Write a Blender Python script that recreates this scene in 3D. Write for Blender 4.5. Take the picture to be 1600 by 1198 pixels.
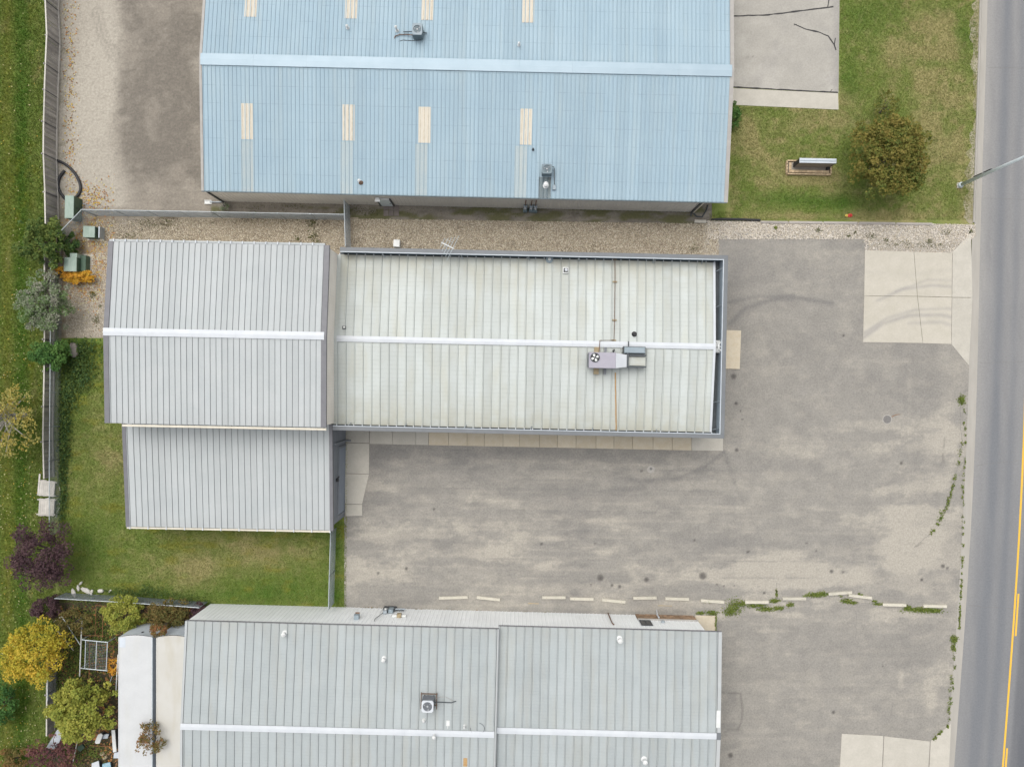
import bpy, math, random
import numpy as np
random.seed(7)
RNG = np.random.default_rng(7)
for _o in list(bpy.data.objects):
    bpy.data.objects.remove(_o)
scene = bpy.context.scene
COL = scene.collection

# ------------------------------------------------------------------ camera, sky, sun, exposure
H = 56.0            # camera height above the ground (m)
F = 1120.0          # focal length in photo pixels (photo is 1600 x 1198)
cam_data = bpy.data.cameras.new('camera')
cam_data.sensor_fit = 'HORIZONTAL'
cam_data.sensor_width = 36.0
cam_data.lens = 36.0 * F / 1600.0
cam_data.clip_start = 0.5
cam_data.clip_end = 3000.0
cam = bpy.data.objects.new('camera', cam_data)
cam.location = (0, 0, H)
COL.objects.link(cam)
scene.camera = cam

SUN_EL, SUN_AZ = math.radians(67), math.radians(-28)      # azimuth from +Y towards +X
world = bpy.data.worlds.new('World')
scene.world = world
world.use_nodes = True
wn, wl = world.node_tree.nodes, world.node_tree.links
wn.clear()
sky = wn.new('ShaderNodeTexSky')
sky.sky_type = 'NISHITA'
sky.sun_disc = False
sky.sun_elevation = SUN_EL
sky.sun_rotation = SUN_AZ
sky.air_density = 1.0
sky.dust_density = 4.0
hs = wn.new('ShaderNodeHueSaturation')
hs.inputs['Saturation'].default_value = 0.22          # a closed, milky cloud layer
bg = wn.new('ShaderNodeBackground')
bg.inputs['Strength'].default_value = 0.15
wo = wn.new('ShaderNodeOutputWorld')
wl.new(sky.outputs[0], hs.inputs['Color'])
wl.new(hs.outputs[0], bg.inputs['Color'])
wl.new(bg.outputs[0], wo.inputs['Surface'])

sun_data = bpy.data.lights.new('sun', 'SUN')
sun_data.energy = 1.0
sun_data.angle = math.radians(60)
sun_data.color = (1.0, 0.955, 0.89)
sun = bpy.data.objects.new('sun', sun_data)
sun.rotation_euler = (math.pi / 2 - SUN_EL, 0, math.pi - SUN_AZ)
sun.location = (0, 0, 90)
COL.objects.link(sun)

scene.view_settings.view_transform = 'Standard'
scene.view_settings.look = 'None'
scene.view_settings.gamma = 1.0
scene.view_settings.use_curve_mapping = False
scene.view_settings.exposure = 0.46

# ------------------------------------------------------------------ helpers
def P(px, py, h=0.0):
    """point at height h that the camera sees at photo pixel px, py"""
    k = (H - h) / F
    return ((px - 800) * k, (599 - py) * k, h)

def PX(X, Y):
    return 800 + X * F / H, 599 - Y * F / H

class Frame:
    def __init__(s, ox, oy, ang):
        s.o, s.a = (ox, oy), ang
        s.c, s.s = math.cos(ang), math.sin(ang)
    def loc(s, px, py, h=0.0):
        x, y, _ = P(px, py, h)
        x -= s.o[0]; y -= s.o[1]
        return (x * s.c + y * s.s, -x * s.s + y * s.c)
    def on(s, px, py, hf):
        h = 4.0
        for _ in range(6):
            x, y = s.loc(px, py, h)
            h = hf(x, y)
        return (x, y, h)
    def world(s, x, y, z=0.0):
        return (s.o[0] + x * s.c - y * s.s, s.o[1] + x * s.s + y * s.c, z)

def tag(o, label=None, cat=None, group=None, kind=None):
    if label: o['label'] = label
    if cat: o['category'] = cat
    if group: o['group'] = group
    if kind: o['kind'] = kind
    return o

def thing(name, label, cat, loc=(0, 0, 0), rz=0.0, group=None):
    o = bpy.data.objects.new(name, None)
    o.empty_display_size = 0.3
    o.location = loc
    o.rotation_euler = (0, 0, rz)
    COL.objects.link(o)
    return tag(o, label, cat, group)

def link(name, me, parent=None, loc=(0, 0, 0), rot=(0, 0, 0), scale=(1, 1, 1)):
    o = bpy.data.objects.new(name, me)
    o.location, o.rotation_euler, o.scale = loc, rot, scale
    o.parent = parent
    COL.objects.link(o)
    return o

class MB:
    """collects simple shapes into one mesh"""
    def __init__(s):
        s.v, s.f, s.m = [], [], []
    def add(s, vs, fs, mi=0):
        n = len(s.v)
        s.v += [tuple(v) for v in vs]
        s.f += [tuple(i + n for i in f) for f in fs]
        s.m += [mi] * len(fs)
        return s
    def box(s, x0, x1, y0, y1, z0, z1, mi=0, bev=0.0):
        if bev > 0:
            b = bev
            vs = []
            for (z, k) in ((z0, 0), (z1 - b, 0), (z1, b)):
                vs += [(x0 + k, y0 + k, z), (x1 - k, y0 + k, z), (x1 - k, y1 - k, z), (x0 + k, y1 - k, z)]
            fs = [(3, 2, 1, 0), (8, 9, 10, 11)]
            for r in (0, 4):
                for i in range(4):
                    j = (i + 1) % 4
                    fs.append((r + i, r + j, r + 4 + j, r + 4 + i))
            return s.add(vs, fs, mi)
        vs = [(x0, y0, z0), (x1, y0, z0), (x1, y1, z0), (x0, y1, z0), (x0, y0, z1), (x1, y0, z1), (x1, y1, z1), (x0, y1, z1)]
        return s.add(vs, [(3, 2, 1, 0), (4, 5, 6, 7), (0, 1, 5, 4), (1, 2, 6, 5), (2, 3, 7, 6), (3, 0, 4, 7)], mi)
    def slab(s, poly, z0, z1, mi=0, bev=0.015):
        """convex polygon (ccw or cw) extruded, with a small worn edge"""
        n = len(poly)
        ar = sum(poly[i][0] * poly[(i + 1) % n][1] - poly[(i + 1) % n][0] * poly[i][1] for i in range(n))
        if ar < 0: poly = poly[::-1]
        cx = sum(p[0] for p in poly) / n; cy = sum(p[1] for p in poly) / n
        inn = []
        for (x, y) in poly:
            d = math.hypot(x - cx, y - cy)
            k = 1 - bev * 1.4 / max(d, .05)
            inn.append((cx + (x - cx) * k, cy + (y - cy) * k))
        vs = [(x, y, z0) for x, y in poly] + [(x, y, z1 - bev) for x, y in poly] + [(x, y, z1) for x, y in inn]
        fs = [tuple(range(2 * n, 3 * n))]
        for r in (0, n):
            for i in range(n):
                j = (i + 1) % n
                fs.append((r + i, r + j, r + n + j, r + n + i))
        return s.add(vs, fs, mi)
    def tube(s, pts, r, seg=6, mi=0, cap=True):
        """tube along pts; r a number or one per point"""
        n = len(pts)
        rs = r if isinstance(r, (list, tuple)) else [r] * n
        pts = [np.array(p, float) for p in pts]
        vs = []
        up = None
        for i in range(n):
            t = pts[min(i + 1, n - 1)] - pts[max(i - 1, 0)]
            t = t / (np.linalg.norm(t) + 1e-9)
            if up is None:
                a = np.array((0, 0, 1.0)) if abs(t[2]) < .9 else np.array((1.0, 0, 0))
            else:
                a = up
            u = a - t * np.dot(a, t); u /= np.linalg.norm(u) + 1e-9
            up = u
            w = np.cross(t, u)
            for k in range(seg):
                q = 2 * math.pi * k / seg
                vs.append(tuple(pts[i] + rs[i] * (math.cos(q) * u + math.sin(q) * w)))
        fs = []
        for i in range(n - 1):
            for k in range(seg):
                l = (k + 1) % seg
                fs.append((i * seg + k, i * seg + l, (i + 1) * seg + l, (i + 1) * seg + k))
        if cap:
            fs.append(tuple(range(seg))[::-1]); fs.append(tuple(range((n - 1) * seg, n * seg)))
        return s.add(vs, fs, mi)
    def lathe(s, prof, cx=0, cy=0, seg=12, mi=0):
        vs, fs = [], []
        for (r, z) in prof:
            for k in range(seg):
                q = 2 * math.pi * k / seg
                vs.append((cx + r * math.cos(q), cy + r * math.sin(q), z))
        for i in range(len(prof) - 1):
            for k in range(seg):
                l = (k + 1) % seg
                fs.append((i * seg + k, i * seg + l, (i + 1) * seg + l, (i + 1) * seg + k))
        fs.append(tuple(range((len(prof) - 1) * seg, len(prof) * seg)))
        return s.add(vs, fs, mi)
    def quad(s, a, b, c, d, mi=0):
        return s.add([a, b, c, d], [(0, 1, 2, 3)], mi)
    def mesh(s, name, mats, smooth=False):
        me = bpy.data.meshes.new(name)
        me.from_pydata(s.v, [], s.f)
        for m in (mats if isinstance(mats, (list, tuple)) else [mats]):
            me.materials.append(m)
        if any(s.m): me.polygons.foreach_set('material_index', s.m)
        if smooth: me.polygons.foreach_set('use_smooth', [True] * len(s.f))
        me.update()
        return me
    def build(s, name, mats, parent=None, loc=(0, 0, 0), rot=(0, 0, 0), smooth=False):
        return link(name, s.mesh(name, mats, smooth), parent, loc, rot)

# ------------------------------------------------------------------ numpy noise for painted wear and tone maps
def _vn(x, y, seed):
    r = np.random.default_rng(seed).random((256, 256))
    xi, yi = np.floor(x).astype(int), np.floor(y).astype(int)
    fx, fy = x - xi, y - yi
    fx, fy = fx * fx * (3 - 2 * fx), fy * fy * (3 - 2 * fy)
    a, b = r[xi % 256, yi % 256], r[(xi + 1) % 256, yi % 256]
    c, d = r[xi % 256, (yi + 1) % 256], r[(xi + 1) % 256, (yi + 1) % 256]
    return (a * (1 - fx) + b * fx) * (1 - fy) + (c * (1 - fx) + d * fx) * fy

def fbm(x, y, sx, sy=None, seed=1, octs=4):
    """0..1 noise, cell size sx, sy in photo pixels"""
    sy = sy or sx
    t = np.zeros_like(x, float); a, tot = 1.0, 0.0
    for i in range(octs):
        t += a * _vn(x / sx * 2 ** i + 37.1 * i, y / sy * 2 ** i + 11.7 * i, seed + i)
        tot += a; a *= .55
    return t / tot

def ss(a, b, x):
    t = np.clip((x - a) / (b - a), 0, 1)
    return t * t * (3 - 2 * t)

def blob(x, y, cx, cy, rx, ry=None, p=2.0):
    ry = ry or rx
    return np.exp(-(((x - cx) / rx) ** 2 + ((y - cy) / ry) ** 2) ** (p / 2))

def segdist(x, y, pts):
    d = np.full(np.shape(x), 1e9)
    for (ax, ay), (bx, by) in zip(pts[:-1], pts[1:]):
        ux, uy = bx - ax, by - ay
        L = ux * ux + uy * uy + 1e-9
        t = np.clip(((x - ax) * ux + (y - ay) * uy) / L, 0, 1)
        d = np.minimum(d, np.hypot(x - ax - t * ux, y - ay - t * uy))
    return d

def inpoly(x, y, poly):
    r = np.zeros(np.shape(x), bool)
    n = len(poly)
    for i in range(n):
        ax, ay = poly[i]; bx, by = poly[(i + 1) % n]
        c = ((ay > y) != (by > y)) & (x < (bx - ax) * (y - ay) / (by - ay + 1e-12) + ax)
        r ^= c
    return r

def set_paint(me, rgb):
    """rgb: (n,3) per vertex"""
    at = me.attributes.new('paint', 'FLOAT_COLOR', 'POINT')
    buf = np.ones((len(rgb), 4), np.float32)
    buf[:, :3] = rgb
    at.data.foreach_set('color', buf.ravel())

def np_mesh(name, verts, faces, mats, paint=None, mi=None, smooth=False):
    """fast mesh from numpy arrays, faces (n,k)"""
    me = bpy.data.meshes.new(name)
    verts = np.asarray(verts, np.float32); faces = np.asarray(faces, np.int32)
    k = faces.shape[1]
    me.vertices.add(len(verts)); me.vertices.foreach_set('co', verts.ravel())
    me.loops.add(faces.size); me.loops.foreach_set('vertex_index', faces.ravel())
    me.polygons.add(len(faces))
    me.polygons.foreach_set('loop_start', np.arange(0, faces.size, k, dtype=np.int32))
    me.polygons.foreach_set('loop_total', np.full(len(faces), k, np.int32))
    if smooth: me.polygons.foreach_set('use_smooth', np.ones(len(faces), bool))
    for m in (mats if isinstance(mats, (list, tuple)) else [mats]):
        me.materials.append(m)
    if mi is not None: me.polygons.foreach_set('material_index', np.asarray(mi, np.int32))
    me.update(calc_edges=True)
    me.validate()
    if paint is not None: set_paint(me, paint)
    return me

import bmesh
def sheet(name, polys, z, res, mat, paint, kind='structure', parent=None):
    """flat ground sheet made of convex pixel polygons, gridded at res metres, with a painted wear and tone map"""
    bm = bmesh.new()
    for poly in polys:
        pw = [P(*p)[:2] for p in poly]
        n = len(pw)
        if sum(pw[i][0] * pw[(i + 1) % n][1] - pw[(i + 1) % n][0] * pw[i][1] for i in range(n)) < 0: pw = pw[::-1]
        xs = [p[0] for p in pw]; ys = [p[1] for p in pw]
        nx = max(2, int((max(xs) - min(xs)) / res) + 2); ny = max(2, int((max(ys) - min(ys)) / res) + 2)
        gx, gy = np.meshgrid(np.linspace(min(xs), max(xs), nx), np.linspace(min(ys), max(ys), ny), indexing='ij')
        idx = np.arange(nx * ny).reshape(nx, ny)
        f = np.stack([idx[:-1, :-1], idx[1:, :-1], idx[1:, 1:], idx[:-1, 1:]], -1).reshape(-1, 4)
        v = np.stack([gx.ravel(), gy.ravel(), np.full(nx * ny, z)], -1)
        tm = np_mesh('tmp', v, f, [])
        b2 = bmesh.new(); b2.from_mesh(tm); bpy.data.meshes.remove(tm)
        for i in range(n):
            a, b = pw[i], pw[(i + 1) % n]
            no = (b[1] - a[1], -(b[0] - a[0]), 0)
            if all(((q[0] - a[0]) * no[0] + (q[1] - a[1]) * no[1]) <= 1e-6 for q in ((min(xs), min(ys)), (min(xs), max(ys)), (max(xs), min(ys)), (max(xs), max(ys)))):
                continue
            g = b2.verts[:] + b2.edges[:] + b2.faces[:]
            bmesh.ops.bisect_plane(b2, geom=g, dist=1e-5, plane_co=(a[0], a[1], z), plane_no=no, clear_outer=True)
        tm = bpy.data.meshes.new('tmp'); b2.to_mesh(tm); b2.free()
        bm.from_mesh(tm); bpy.data.meshes.remove(tm)
    me = bpy.data.meshes.new(name); bm.to_mesh(me); bm.free()
    me.materials.append(mat)
    co = np.empty(len(me.vertices) * 3, np.float32); me.vertices.foreach_get('co', co); co = co.reshape(-1, 3)
    px, py = PX(co[:, 0], co[:, 1])
    set_paint(me, np.stack(paint(px, py), -1))
    o = link(name, me, parent)
    if kind and not parent: o['kind'] = kind
    return o

# ------------------------------------------------------------------ materials
def mat(name, c1, c2=None, scale=2.0, rough=.7, metal=0.0, bump=0.0, bscale=30.0, stretch=(1, 1, 1), rnd=0.0,
        fine=0.0, fscale=40.0, paint=None, band=None, spec=.4, trans=0.0, streak=None, bdist=.02, eave=None):
    """procedural surface: two-tone noise, fine grain, per-piece variation, optional painted wear and tone map"""
    m = bpy.data.materials.new(name); m.use_nodes = True
    N, L = m.node_tree.nodes, m.node_tree.links
    N.clear()
    out = N.new('ShaderNodeOutputMaterial'); bs = N.new('ShaderNodeBsdfPrincipled')
    L.new(bs.outputs[0], out.inputs[0])
    bs.inputs['Roughness'].default_value = rough
    bs.inputs['Metallic'].default_value = metal
    bs.inputs['Specular IOR Level'].default_value = spec
    geo = N.new('ShaderNodeNewGeometry')
    mp = N.new('ShaderNodeVectorMath'); mp.operation = 'MULTIPLY'
    mp.inputs[1].default_value = stretch
    L.new(geo.outputs['Position'], mp.inputs[0])
    def rgb(c): return (c[0], c[1], c[2], 1)
    def noise(sc, det=4, vec=None, ro=.55):
        n = N.new('ShaderNodeTexNoise'); n.inputs['Scale'].default_value = sc
        n.inputs['Detail'].default_value = det; n.inputs['Roughness'].default_value = ro
        L.new(vec or mp.outputs[0], n.inputs['Vector']); return n.outputs['Fac']
    def rng(v, a, b, c, d):
        r = N.new('ShaderNodeMapRange'); L.new(v, r.inputs[0])
        for i, q in enumerate((a, b, c, d)): r.inputs[i + 1].default_value = q
        return r.outputs[0]
    def mix(f, a, b, mode='MIX'):
        x = N.new('ShaderNodeMix'); x.data_type = 'RGBA'; x.blend_type = mode
        if isinstance(f, float): x.inputs[0].default_value = f
        else: L.new(f, x.inputs[0])
        for i, q in ((6, a), (7, b)):
            if isinstance(q, tuple): x.inputs[i].default_value = rgb(q)
            else: L.new(q, x.inputs[i])
        return x.outputs[2]
    def vmul(col, val):
        x = N.new('ShaderNodeVectorMath'); x.operation = 'SCALE'
        L.new(col, x.inputs[0]); L.new(val, x.inputs['Scale']); return x.outputs[0]
    c2 = c2 or tuple(v * .82 for v in c1)
    col = mix(rng(noise(scale), .35, .65, 0, 1), c1, c2)
    if streak:
        ms = N.new('ShaderNodeVectorMath'); ms.operation = 'MULTIPLY'; ms.inputs[1].default_value = streak[2]
        L.new(geo.outputs['Position'], ms.inputs[0])
        col = mix(rng(noise(1.0, 5, ms.outputs[0]), .5, .75, 0, streak[1]), col, streak[0])
    if paint:
        at = N.new('ShaderNodeAttribute'); at.attribute_name = 'paint'
        sp = N.new('ShaderNodeSeparateColor'); L.new(at.outputs['Color'], sp.inputs[0])
        for ch, c in paint:
            col = mix(sp.outputs[ch], col, c)
    if fine:
        col = vmul(col, rng(noise(fscale, 5, geo.outputs['Position'], .75), .3, .7, 1 - fine, 1 + fine))
    if band:
        tc = N.new('ShaderNodeTexCoord'); sx = N.new('ShaderNodeSeparateXYZ')
        L.new(tc.outputs['Object'], sx.inputs[0])
        d = N.new('ShaderNodeMath'); d.operation = 'DIVIDE'; L.new(sx.outputs['Y'], d.inputs[0]); d.inputs[1].default_value = band[0]
        fr = N.new('ShaderNodeMath'); fr.operation = 'FRACT'; L.new(d.outputs[0], fr.inputs[0])
        lt = N.new('ShaderNodeMath'); lt.operation = 'LESS_THAN'; L.new(fr.outputs[0], lt.inputs[0]); lt.inputs[1].default_value = band[1]
        br = N.new('ShaderNodeMath'); br.operation = 'MULTIPLY'; L.new(lt.outputs[0], br.inputs[0])
        L.new(rng(noise(1.7, 3, geo.outputs['Position']), .4, .62, 0, 1), br.inputs[1])
        iv = N.new('ShaderNodeMath'); iv.operation = 'MULTIPLY_ADD'; L.new(br.outputs[0], iv.inputs[0]); iv.inputs[1].default_value = -band[2]; iv.inputs[2].default_value = 1
        col = vmul(col, iv.outputs[0])
    if eave:                                   # grime that settles on the lower end of each sheet
        te = N.new('ShaderNodeTexCoord'); se = N.new('ShaderNodeSeparateXYZ'); L.new(te.outputs['Object'], se.inputs[0])
        g0 = rng(se.outputs['Y'], 0, eave[1], 1, 0)
        g1 = N.new('ShaderNodeMath'); g1.operation = 'MULTIPLY'; L.new(g0, g1.inputs[0])
        L.new(rng(noise(1.1, 4, geo.outputs['Position']), .35, .6, .25 * eave[2], eave[2]), g1.inputs[1])
        col = mix(g1.outputs[0], col, eave[0])
    if rnd:
        oi = N.new('ShaderNodeObjectInfo')
        col = vmul(col, rng(oi.outputs['Random'], 0, 1, 1 - rnd, 1 + rnd))
    L.new(col, bs.inputs['Base Color'])
    if bump:
        b = N.new('ShaderNodeBump'); b.inputs['Strength'].default_value = bump; b.inputs['Distance'].default_value = bdist
        L.new(noise(bscale, 3, geo.outputs['Position']), b.inputs['Height']); L.new(b.outputs[0], bs.inputs['Normal'])
    if trans:
        tr = N.new('ShaderNodeBsdfTranslucent'); L.new(col, tr.inputs['Color'])
        mx = N.new('ShaderNodeMixShader'); mx.inputs[0].default_value = trans
        L.new(bs.outputs[0], mx.inputs[1]); L.new(tr.outputs[0], mx.inputs[2]); L.new(mx.outputs[0], out.inputs[0])
    return m

M = {}
# roofs and walls
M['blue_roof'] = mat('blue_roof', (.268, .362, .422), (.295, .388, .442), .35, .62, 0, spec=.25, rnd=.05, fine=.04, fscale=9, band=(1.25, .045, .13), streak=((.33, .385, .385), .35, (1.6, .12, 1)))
M['blue_seam'] = mat('blue_seam', (.225, .307, .36), (.24, .32, .375), 1.0, .6, 0)  # seam tones: darker than the pan for seam dirt, with crease shade painted in
M['blue_cap'] = mat('blue_cap', (.285, .37, .425), (.315, .40, .455), .8, .4, .1, fine=.03)
M['blue_faded'] = mat('blue_faded', (.315, .385, .41), (.345, .40, .41), .8, .65, 0, spec=.25, rnd=.04, fine=.05, fscale=9, streak=((.40, .41, .37), .6, (3.0, .15, 1)))
M['skylight'] = mat('skylight', (.47, .425, .345), (.52, .485, .41), 2.5, .5, 0, fine=.06, stretch=(6, .6, 1), rnd=.04)
M['skylight_rib'] = mat('skylight_rib', (.66, .62, .50), (.50, .40, .28), 3, .5)
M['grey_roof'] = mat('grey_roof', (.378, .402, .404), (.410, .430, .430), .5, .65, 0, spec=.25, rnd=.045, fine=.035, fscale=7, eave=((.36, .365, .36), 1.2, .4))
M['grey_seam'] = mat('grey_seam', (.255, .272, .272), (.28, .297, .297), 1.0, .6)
M['white_cap'] = mat('white_cap', (.49, .515, .54), (.53, .555, .575), 1.2, .45, 0, fine=.02)
M['white_roof'] = mat('white_roof', (.462, .492, .474), (.425, .448, .422), .45, .65, 0, spec=.25, rnd=.065, fine=.04, fscale=12, band=(.31, .18, .085), streak=((.41, .40, .315), .5, (.9, .22, 1)), eave=((.375, .365, .295), 2.6, .7))
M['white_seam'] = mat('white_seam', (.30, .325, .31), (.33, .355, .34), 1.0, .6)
M['old_roof'] = mat('old_roof', (.325, .355, .357), (.355, .385, .387), .5, .65, 0, spec=.25, rnd=.05, fine=.04, fscale=9, band=(.24, .2, .05), streak=((.34, .33, .28), .4, (1.5, .2, 1)), eave=((.30, .30, .27), 1.5, .4))
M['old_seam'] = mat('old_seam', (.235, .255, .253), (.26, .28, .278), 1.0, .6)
M['rake_trim'] = mat('rake_trim', (.135, .135, .145), (.155, .155, .165), 2, .5)
M['pale_trim'] = mat('pale_trim', (.30, .285, .265), (.34, .325, .30), 2, .55)
M['cream_trim'] = mat('cream_trim', (.62, .58, .48), (.54, .50, .41), 1.5, .6)
M['beige_wall'] = mat('beige_wall', (.60, .58, .535), (.55, .53, .49), .6, .7, fine=.03, rnd=.02)
M['tan_wall'] = mat('tan_wall', (.78, .725, .645), (.73, .675, .595), .8, .7, fine=.03, band=(.2, .12, .10))
M['white_wall'] = mat('white_wall', (.80, .82, .815), (.75, .77, .765), .7, .6, fine=.03, rnd=.02)
M['grey_siding'] = mat('grey_siding', (.165, .18, .20), (.19, .205, .225), 1.5, .6, rnd=.05)
M['door_blue'] = mat('door_blue', (.20, .235, .29), (.22, .255, .31), 1.5, .5, rnd=.04)
M['dark_metal'] = mat('dark_metal', (.05, .058, .065), (.07, .08, .085), 4, .5, .2)
M['black'] = mat('black', (.018, .019, .021), (.03, .03, .032), 5, .6)
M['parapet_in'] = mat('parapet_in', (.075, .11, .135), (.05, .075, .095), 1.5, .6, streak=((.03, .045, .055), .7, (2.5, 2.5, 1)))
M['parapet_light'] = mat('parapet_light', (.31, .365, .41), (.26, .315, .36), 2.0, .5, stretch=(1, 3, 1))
M['coping'] = mat('coping', (.150, .160, .168), (.132, .142, .150), 1.2, .5, fine=.03)
M['coping_lip'] = mat('coping_lip', (.44, .48, .51), (.40, .44, .47), 2.0, .5)
M['zinc'] = mat('zinc', (.36, .40, .43), (.30, .34, .37), 3.0, .45, .35)
M['rail_zinc'] = mat('rail_zinc', (.52, .56, .58), (.42, .47, .49), 2.0, .45, .25)
M['white_paint'] = mat('white_paint', (.63, .64, .63), (.57, .58, .56), 1.5, .5)
M['duct_white'] = mat('duct_white', (.50, .52, .54), (.46, .48, .50), 1.5, .5)
M['lavender'] = mat('lavender', (.30, .285, .33), (.33, .315, .36), 1.5, .5, fine=.02)
M['unit_grey'] = mat('unit_grey', (.22, .27, .30), (.25, .30, .33), 2, .5)
M['unit_teal'] = mat('unit_teal', (.16, .21, .235), (.13, .175, .195), 3, .5)
M['louver'] = mat('louver', (.13, .14, .155), (.17, .18, .195), 6, .5, stretch=(1, 1, 14))
M['blade'] = mat('blade', (.40, .41, .42), (.34, .35, .36), 5, .4, .3)
M['rust'] = mat('rust', (.16, .075, .035), (.24, .12, .05), 9, .9)
M['rust_yellow'] = mat('rust_yellow', (.42, .29, .13), (.36, .20, .09), 7, .85, stretch=(1, 3, 1))
M['wood_tan'] = mat('wood_tan', (.33, .27, .17), (.26, .21, .13), 5, .8)
M['pipe_brown'] = mat('pipe_brown', (.11, .075, .055), (.17, .10, .065), 6, .8)
M['fence_wood'] = mat('fence_wood', (.26, .245, .23), (.34, .32, .295), 3.0, .9, rnd=.22, stretch=(1, 1, .25), fine=.12, fscale=30)
M['pale_wood'] = mat('pale_wood', (.50, .475, .43), (.42, .40, .36), 4.0, .9, rnd=.10, fine=.08, fscale=25)
M['box_top'] = mat('box_top', (.22, .29, .24), (.26, .33, .28), 2.5, .55, streak=((.36, .42, .38), .5, (6, 1, 1)))
M['box_green'] = mat('box_green', (.045, .085, .055), (.06, .105, .07), 3, .55)
M['trailer_white'] = mat('trailer_white', (.495, .505, .505), (.46, .47, .47), .8, .45, fine=.03, fscale=6, streak=((.44, .43, .37), .45, (1.2, .25, 1)))
M['trailer_cream'] = mat('trailer_cream', (.475, .468, .435), (.445, .432, .39), .6, .55, fine=.03, streak=((.36, .32, .22), .5, (1.0, .3, 1)))
M['trailer_side'] = mat('trailer_side', (.50, .54, .58), (.44, .48, .52), 2, .5)
M['rock'] = mat('rock', (.27, .245, .22), (.20, .18, .165), 5, .9, bump=.6, bscale=14)
M['brick'] = mat('brick', (.50, .39, .25), (.42, .31, .19), 6, .85, rnd=.18, fine=.1)
M['timber'] = mat('timber', (.37, .34, .31), (.30, .275, .25), 5, .9, rnd=.10, stretch=(.4, 3, 1), fine=.1)
M['stone_brown'] = mat('stone_brown', (.32, .21, .125), (.22, .15, .10), 5, .9, rnd=.30, fine=.15)
M['glass'] = mat('glass', (.025, .03, .035), (.04, .045, .05), 3, .12, spec=.6)
M['red_plastic'] = mat('red_plastic', (.55, .05, .04), (.42, .03, .03), 9, .5)
M['yellow_plastic'] = mat('yellow_plastic', (.62, .46, .10), (.55, .38, .07), 9, .5)
M['blue_tarp'] = mat('blue_tarp', (.20, .36, .44), (.30, .43, .48), 5, .6)
# ground
M['ground'] = mat('ground', (.075, .095, .028), (.14, .135, .055), .25, .95, fine=.3, fscale=9)
M['lawn'] = mat('lawn', (.122, .170, .032), (.158, .190, .046), 1.3, .95, fine=.32, fscale=14, paint=(('Red', (.275, .240, .105)), ('Green', (.062, .125, .014)), ('Blue', (.190, .180, .020))), bump=.5, bscale=16)
M['blade_grass'] = mat('blade_grass', (.148, .218, .038), (.186, .240, .054), 1.3, .9, paint=(('Red', (.340, .300, .140)), ('Green', (.070, .155, .016)), ('Blue', (.24, .225, .024))), trans=.25, spec=.2)
M['soil'] = mat('soil', (.222, .197, .163), (.262, .234, .194), .8, .95, fine=.24, fscale=6, paint=(('Red', (.362, .332, .278)), ('Green', (.150, .134, .112)), ('Blue', (.10, .10, .042))), bump=.35, bscale=18)
M['humus'] = mat('humus', (.045, .036, .022), (.075, .062, .030), 2.0, .95, fine=.35, fscale=16)
M['gravel_base'] = mat('gravel_base', (.26, .22, .165), (.31, .27, .205), 5, .95, fine=.3, fscale=30, paint=(('Red', (.30, .185, .095)), ('Green', (.10, .08, .05)), ('Blue', (.36, .33, .285))))
M['stones'] = mat('stones', (.42, .355, .26), (.46, .40, .30), 3, .9, paint=(('Red', (.60, .545, .44)), ('Green', (.22, .18, .135)), ('Blue', (.60, .56, .51))))
M['asphalt'] = mat('asphalt', (.222, .210, .188), (.252, .238, .212), .9, .93, fine=.22, fscale=8, paint=(('Red', (.355, .328, .278)), ('Green', (.165, .158, .148)), ('Blue', (.085, .078, .072))), bump=.3, bscale=20, bdist=.012)
M['road'] = mat('road', (.200, .198, .197), (.222, .220, .217), .7, .92, fine=.11, fscale=8, stretch=(2.5, .35, 1), paint=(('Red', (.29, .28, .26)), ('Green', (.142, .150, .162)), ('Blue', (.080, .084, .095))), bump=.2, bscale=50, bdist=.01)
M['concrete'] = mat('concrete', (.405, .382, .330), (.445, .420, .365), 1.1, .9, fine=.08, fscale=9, rnd=.045, paint=None, bump=.15, bscale=40, bdist=.006)
M['concrete_paint'] = mat('concrete_paint', (.415, .388, .325), (.450, .420, .358), 1.1, .9, fine=.07, fscale=9, rnd=.02, paint=(('Green', (.300, .285, .262)), ('Blue', (.16, .15, .14))), bump=.15, bscale=40, bdist=.006)
M['concrete_tan'] = mat('concrete_tan', (.47, .405, .30), (.50, .445, .345), 2.2, .9, fine=.08, fscale=9, rnd=.05)
M['gutter'] = mat('gutter', (.315, .298, .265), (.35, .33, .295), .8, .9, fine=.08, stretch=(3, .5, 1))
M['pad_grey'] = mat('pad_grey', (.315, .300, .268), (.345, .328, .292), .8, .93, fine=.12, fscale=8, paint=(('Red', (.42, .40, .36)), ('Green', (.25, .238, .225)), ('Blue', (.09, .085, .08))), bump=.2, bscale=45, bdist=.01)
M['tar'] = mat('tar', (.022, .021, .023), (.045, .043, .043), 6, .8)
M['yellow_line'] = mat('yellow_line', (.72, .42, .035), (.66, .40, .06), 6, .8, fine=.1, fscale=30)
M['paver'] = mat('paver', (.15, .128, .118), (.18, .155, .14), 4, .9, rnd=.10)
M['pale_stone'] = mat('pale_stone', (.62, .60, .55), (.5, .48, .43), 6, .9)
M['patch'] = mat('patch', (.30, .285, .26), (.35, .33, .30), 5, .9)
M['iron'] = mat('iron', (.185, .175, .165), (.14, .135, .13), 12, .8)
M['pole'] = mat('pole', (.60, .66, .68), (.52, .58, .60), 3.0, .5)
M['door_pale'] = mat('door_pale', (.60, .67, .69), (.54, .61, .63), 2, .5)
M['sign_face'] = mat('sign_face', (.20, .165, .13), (.26, .21, .165), 5, .7)
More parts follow.
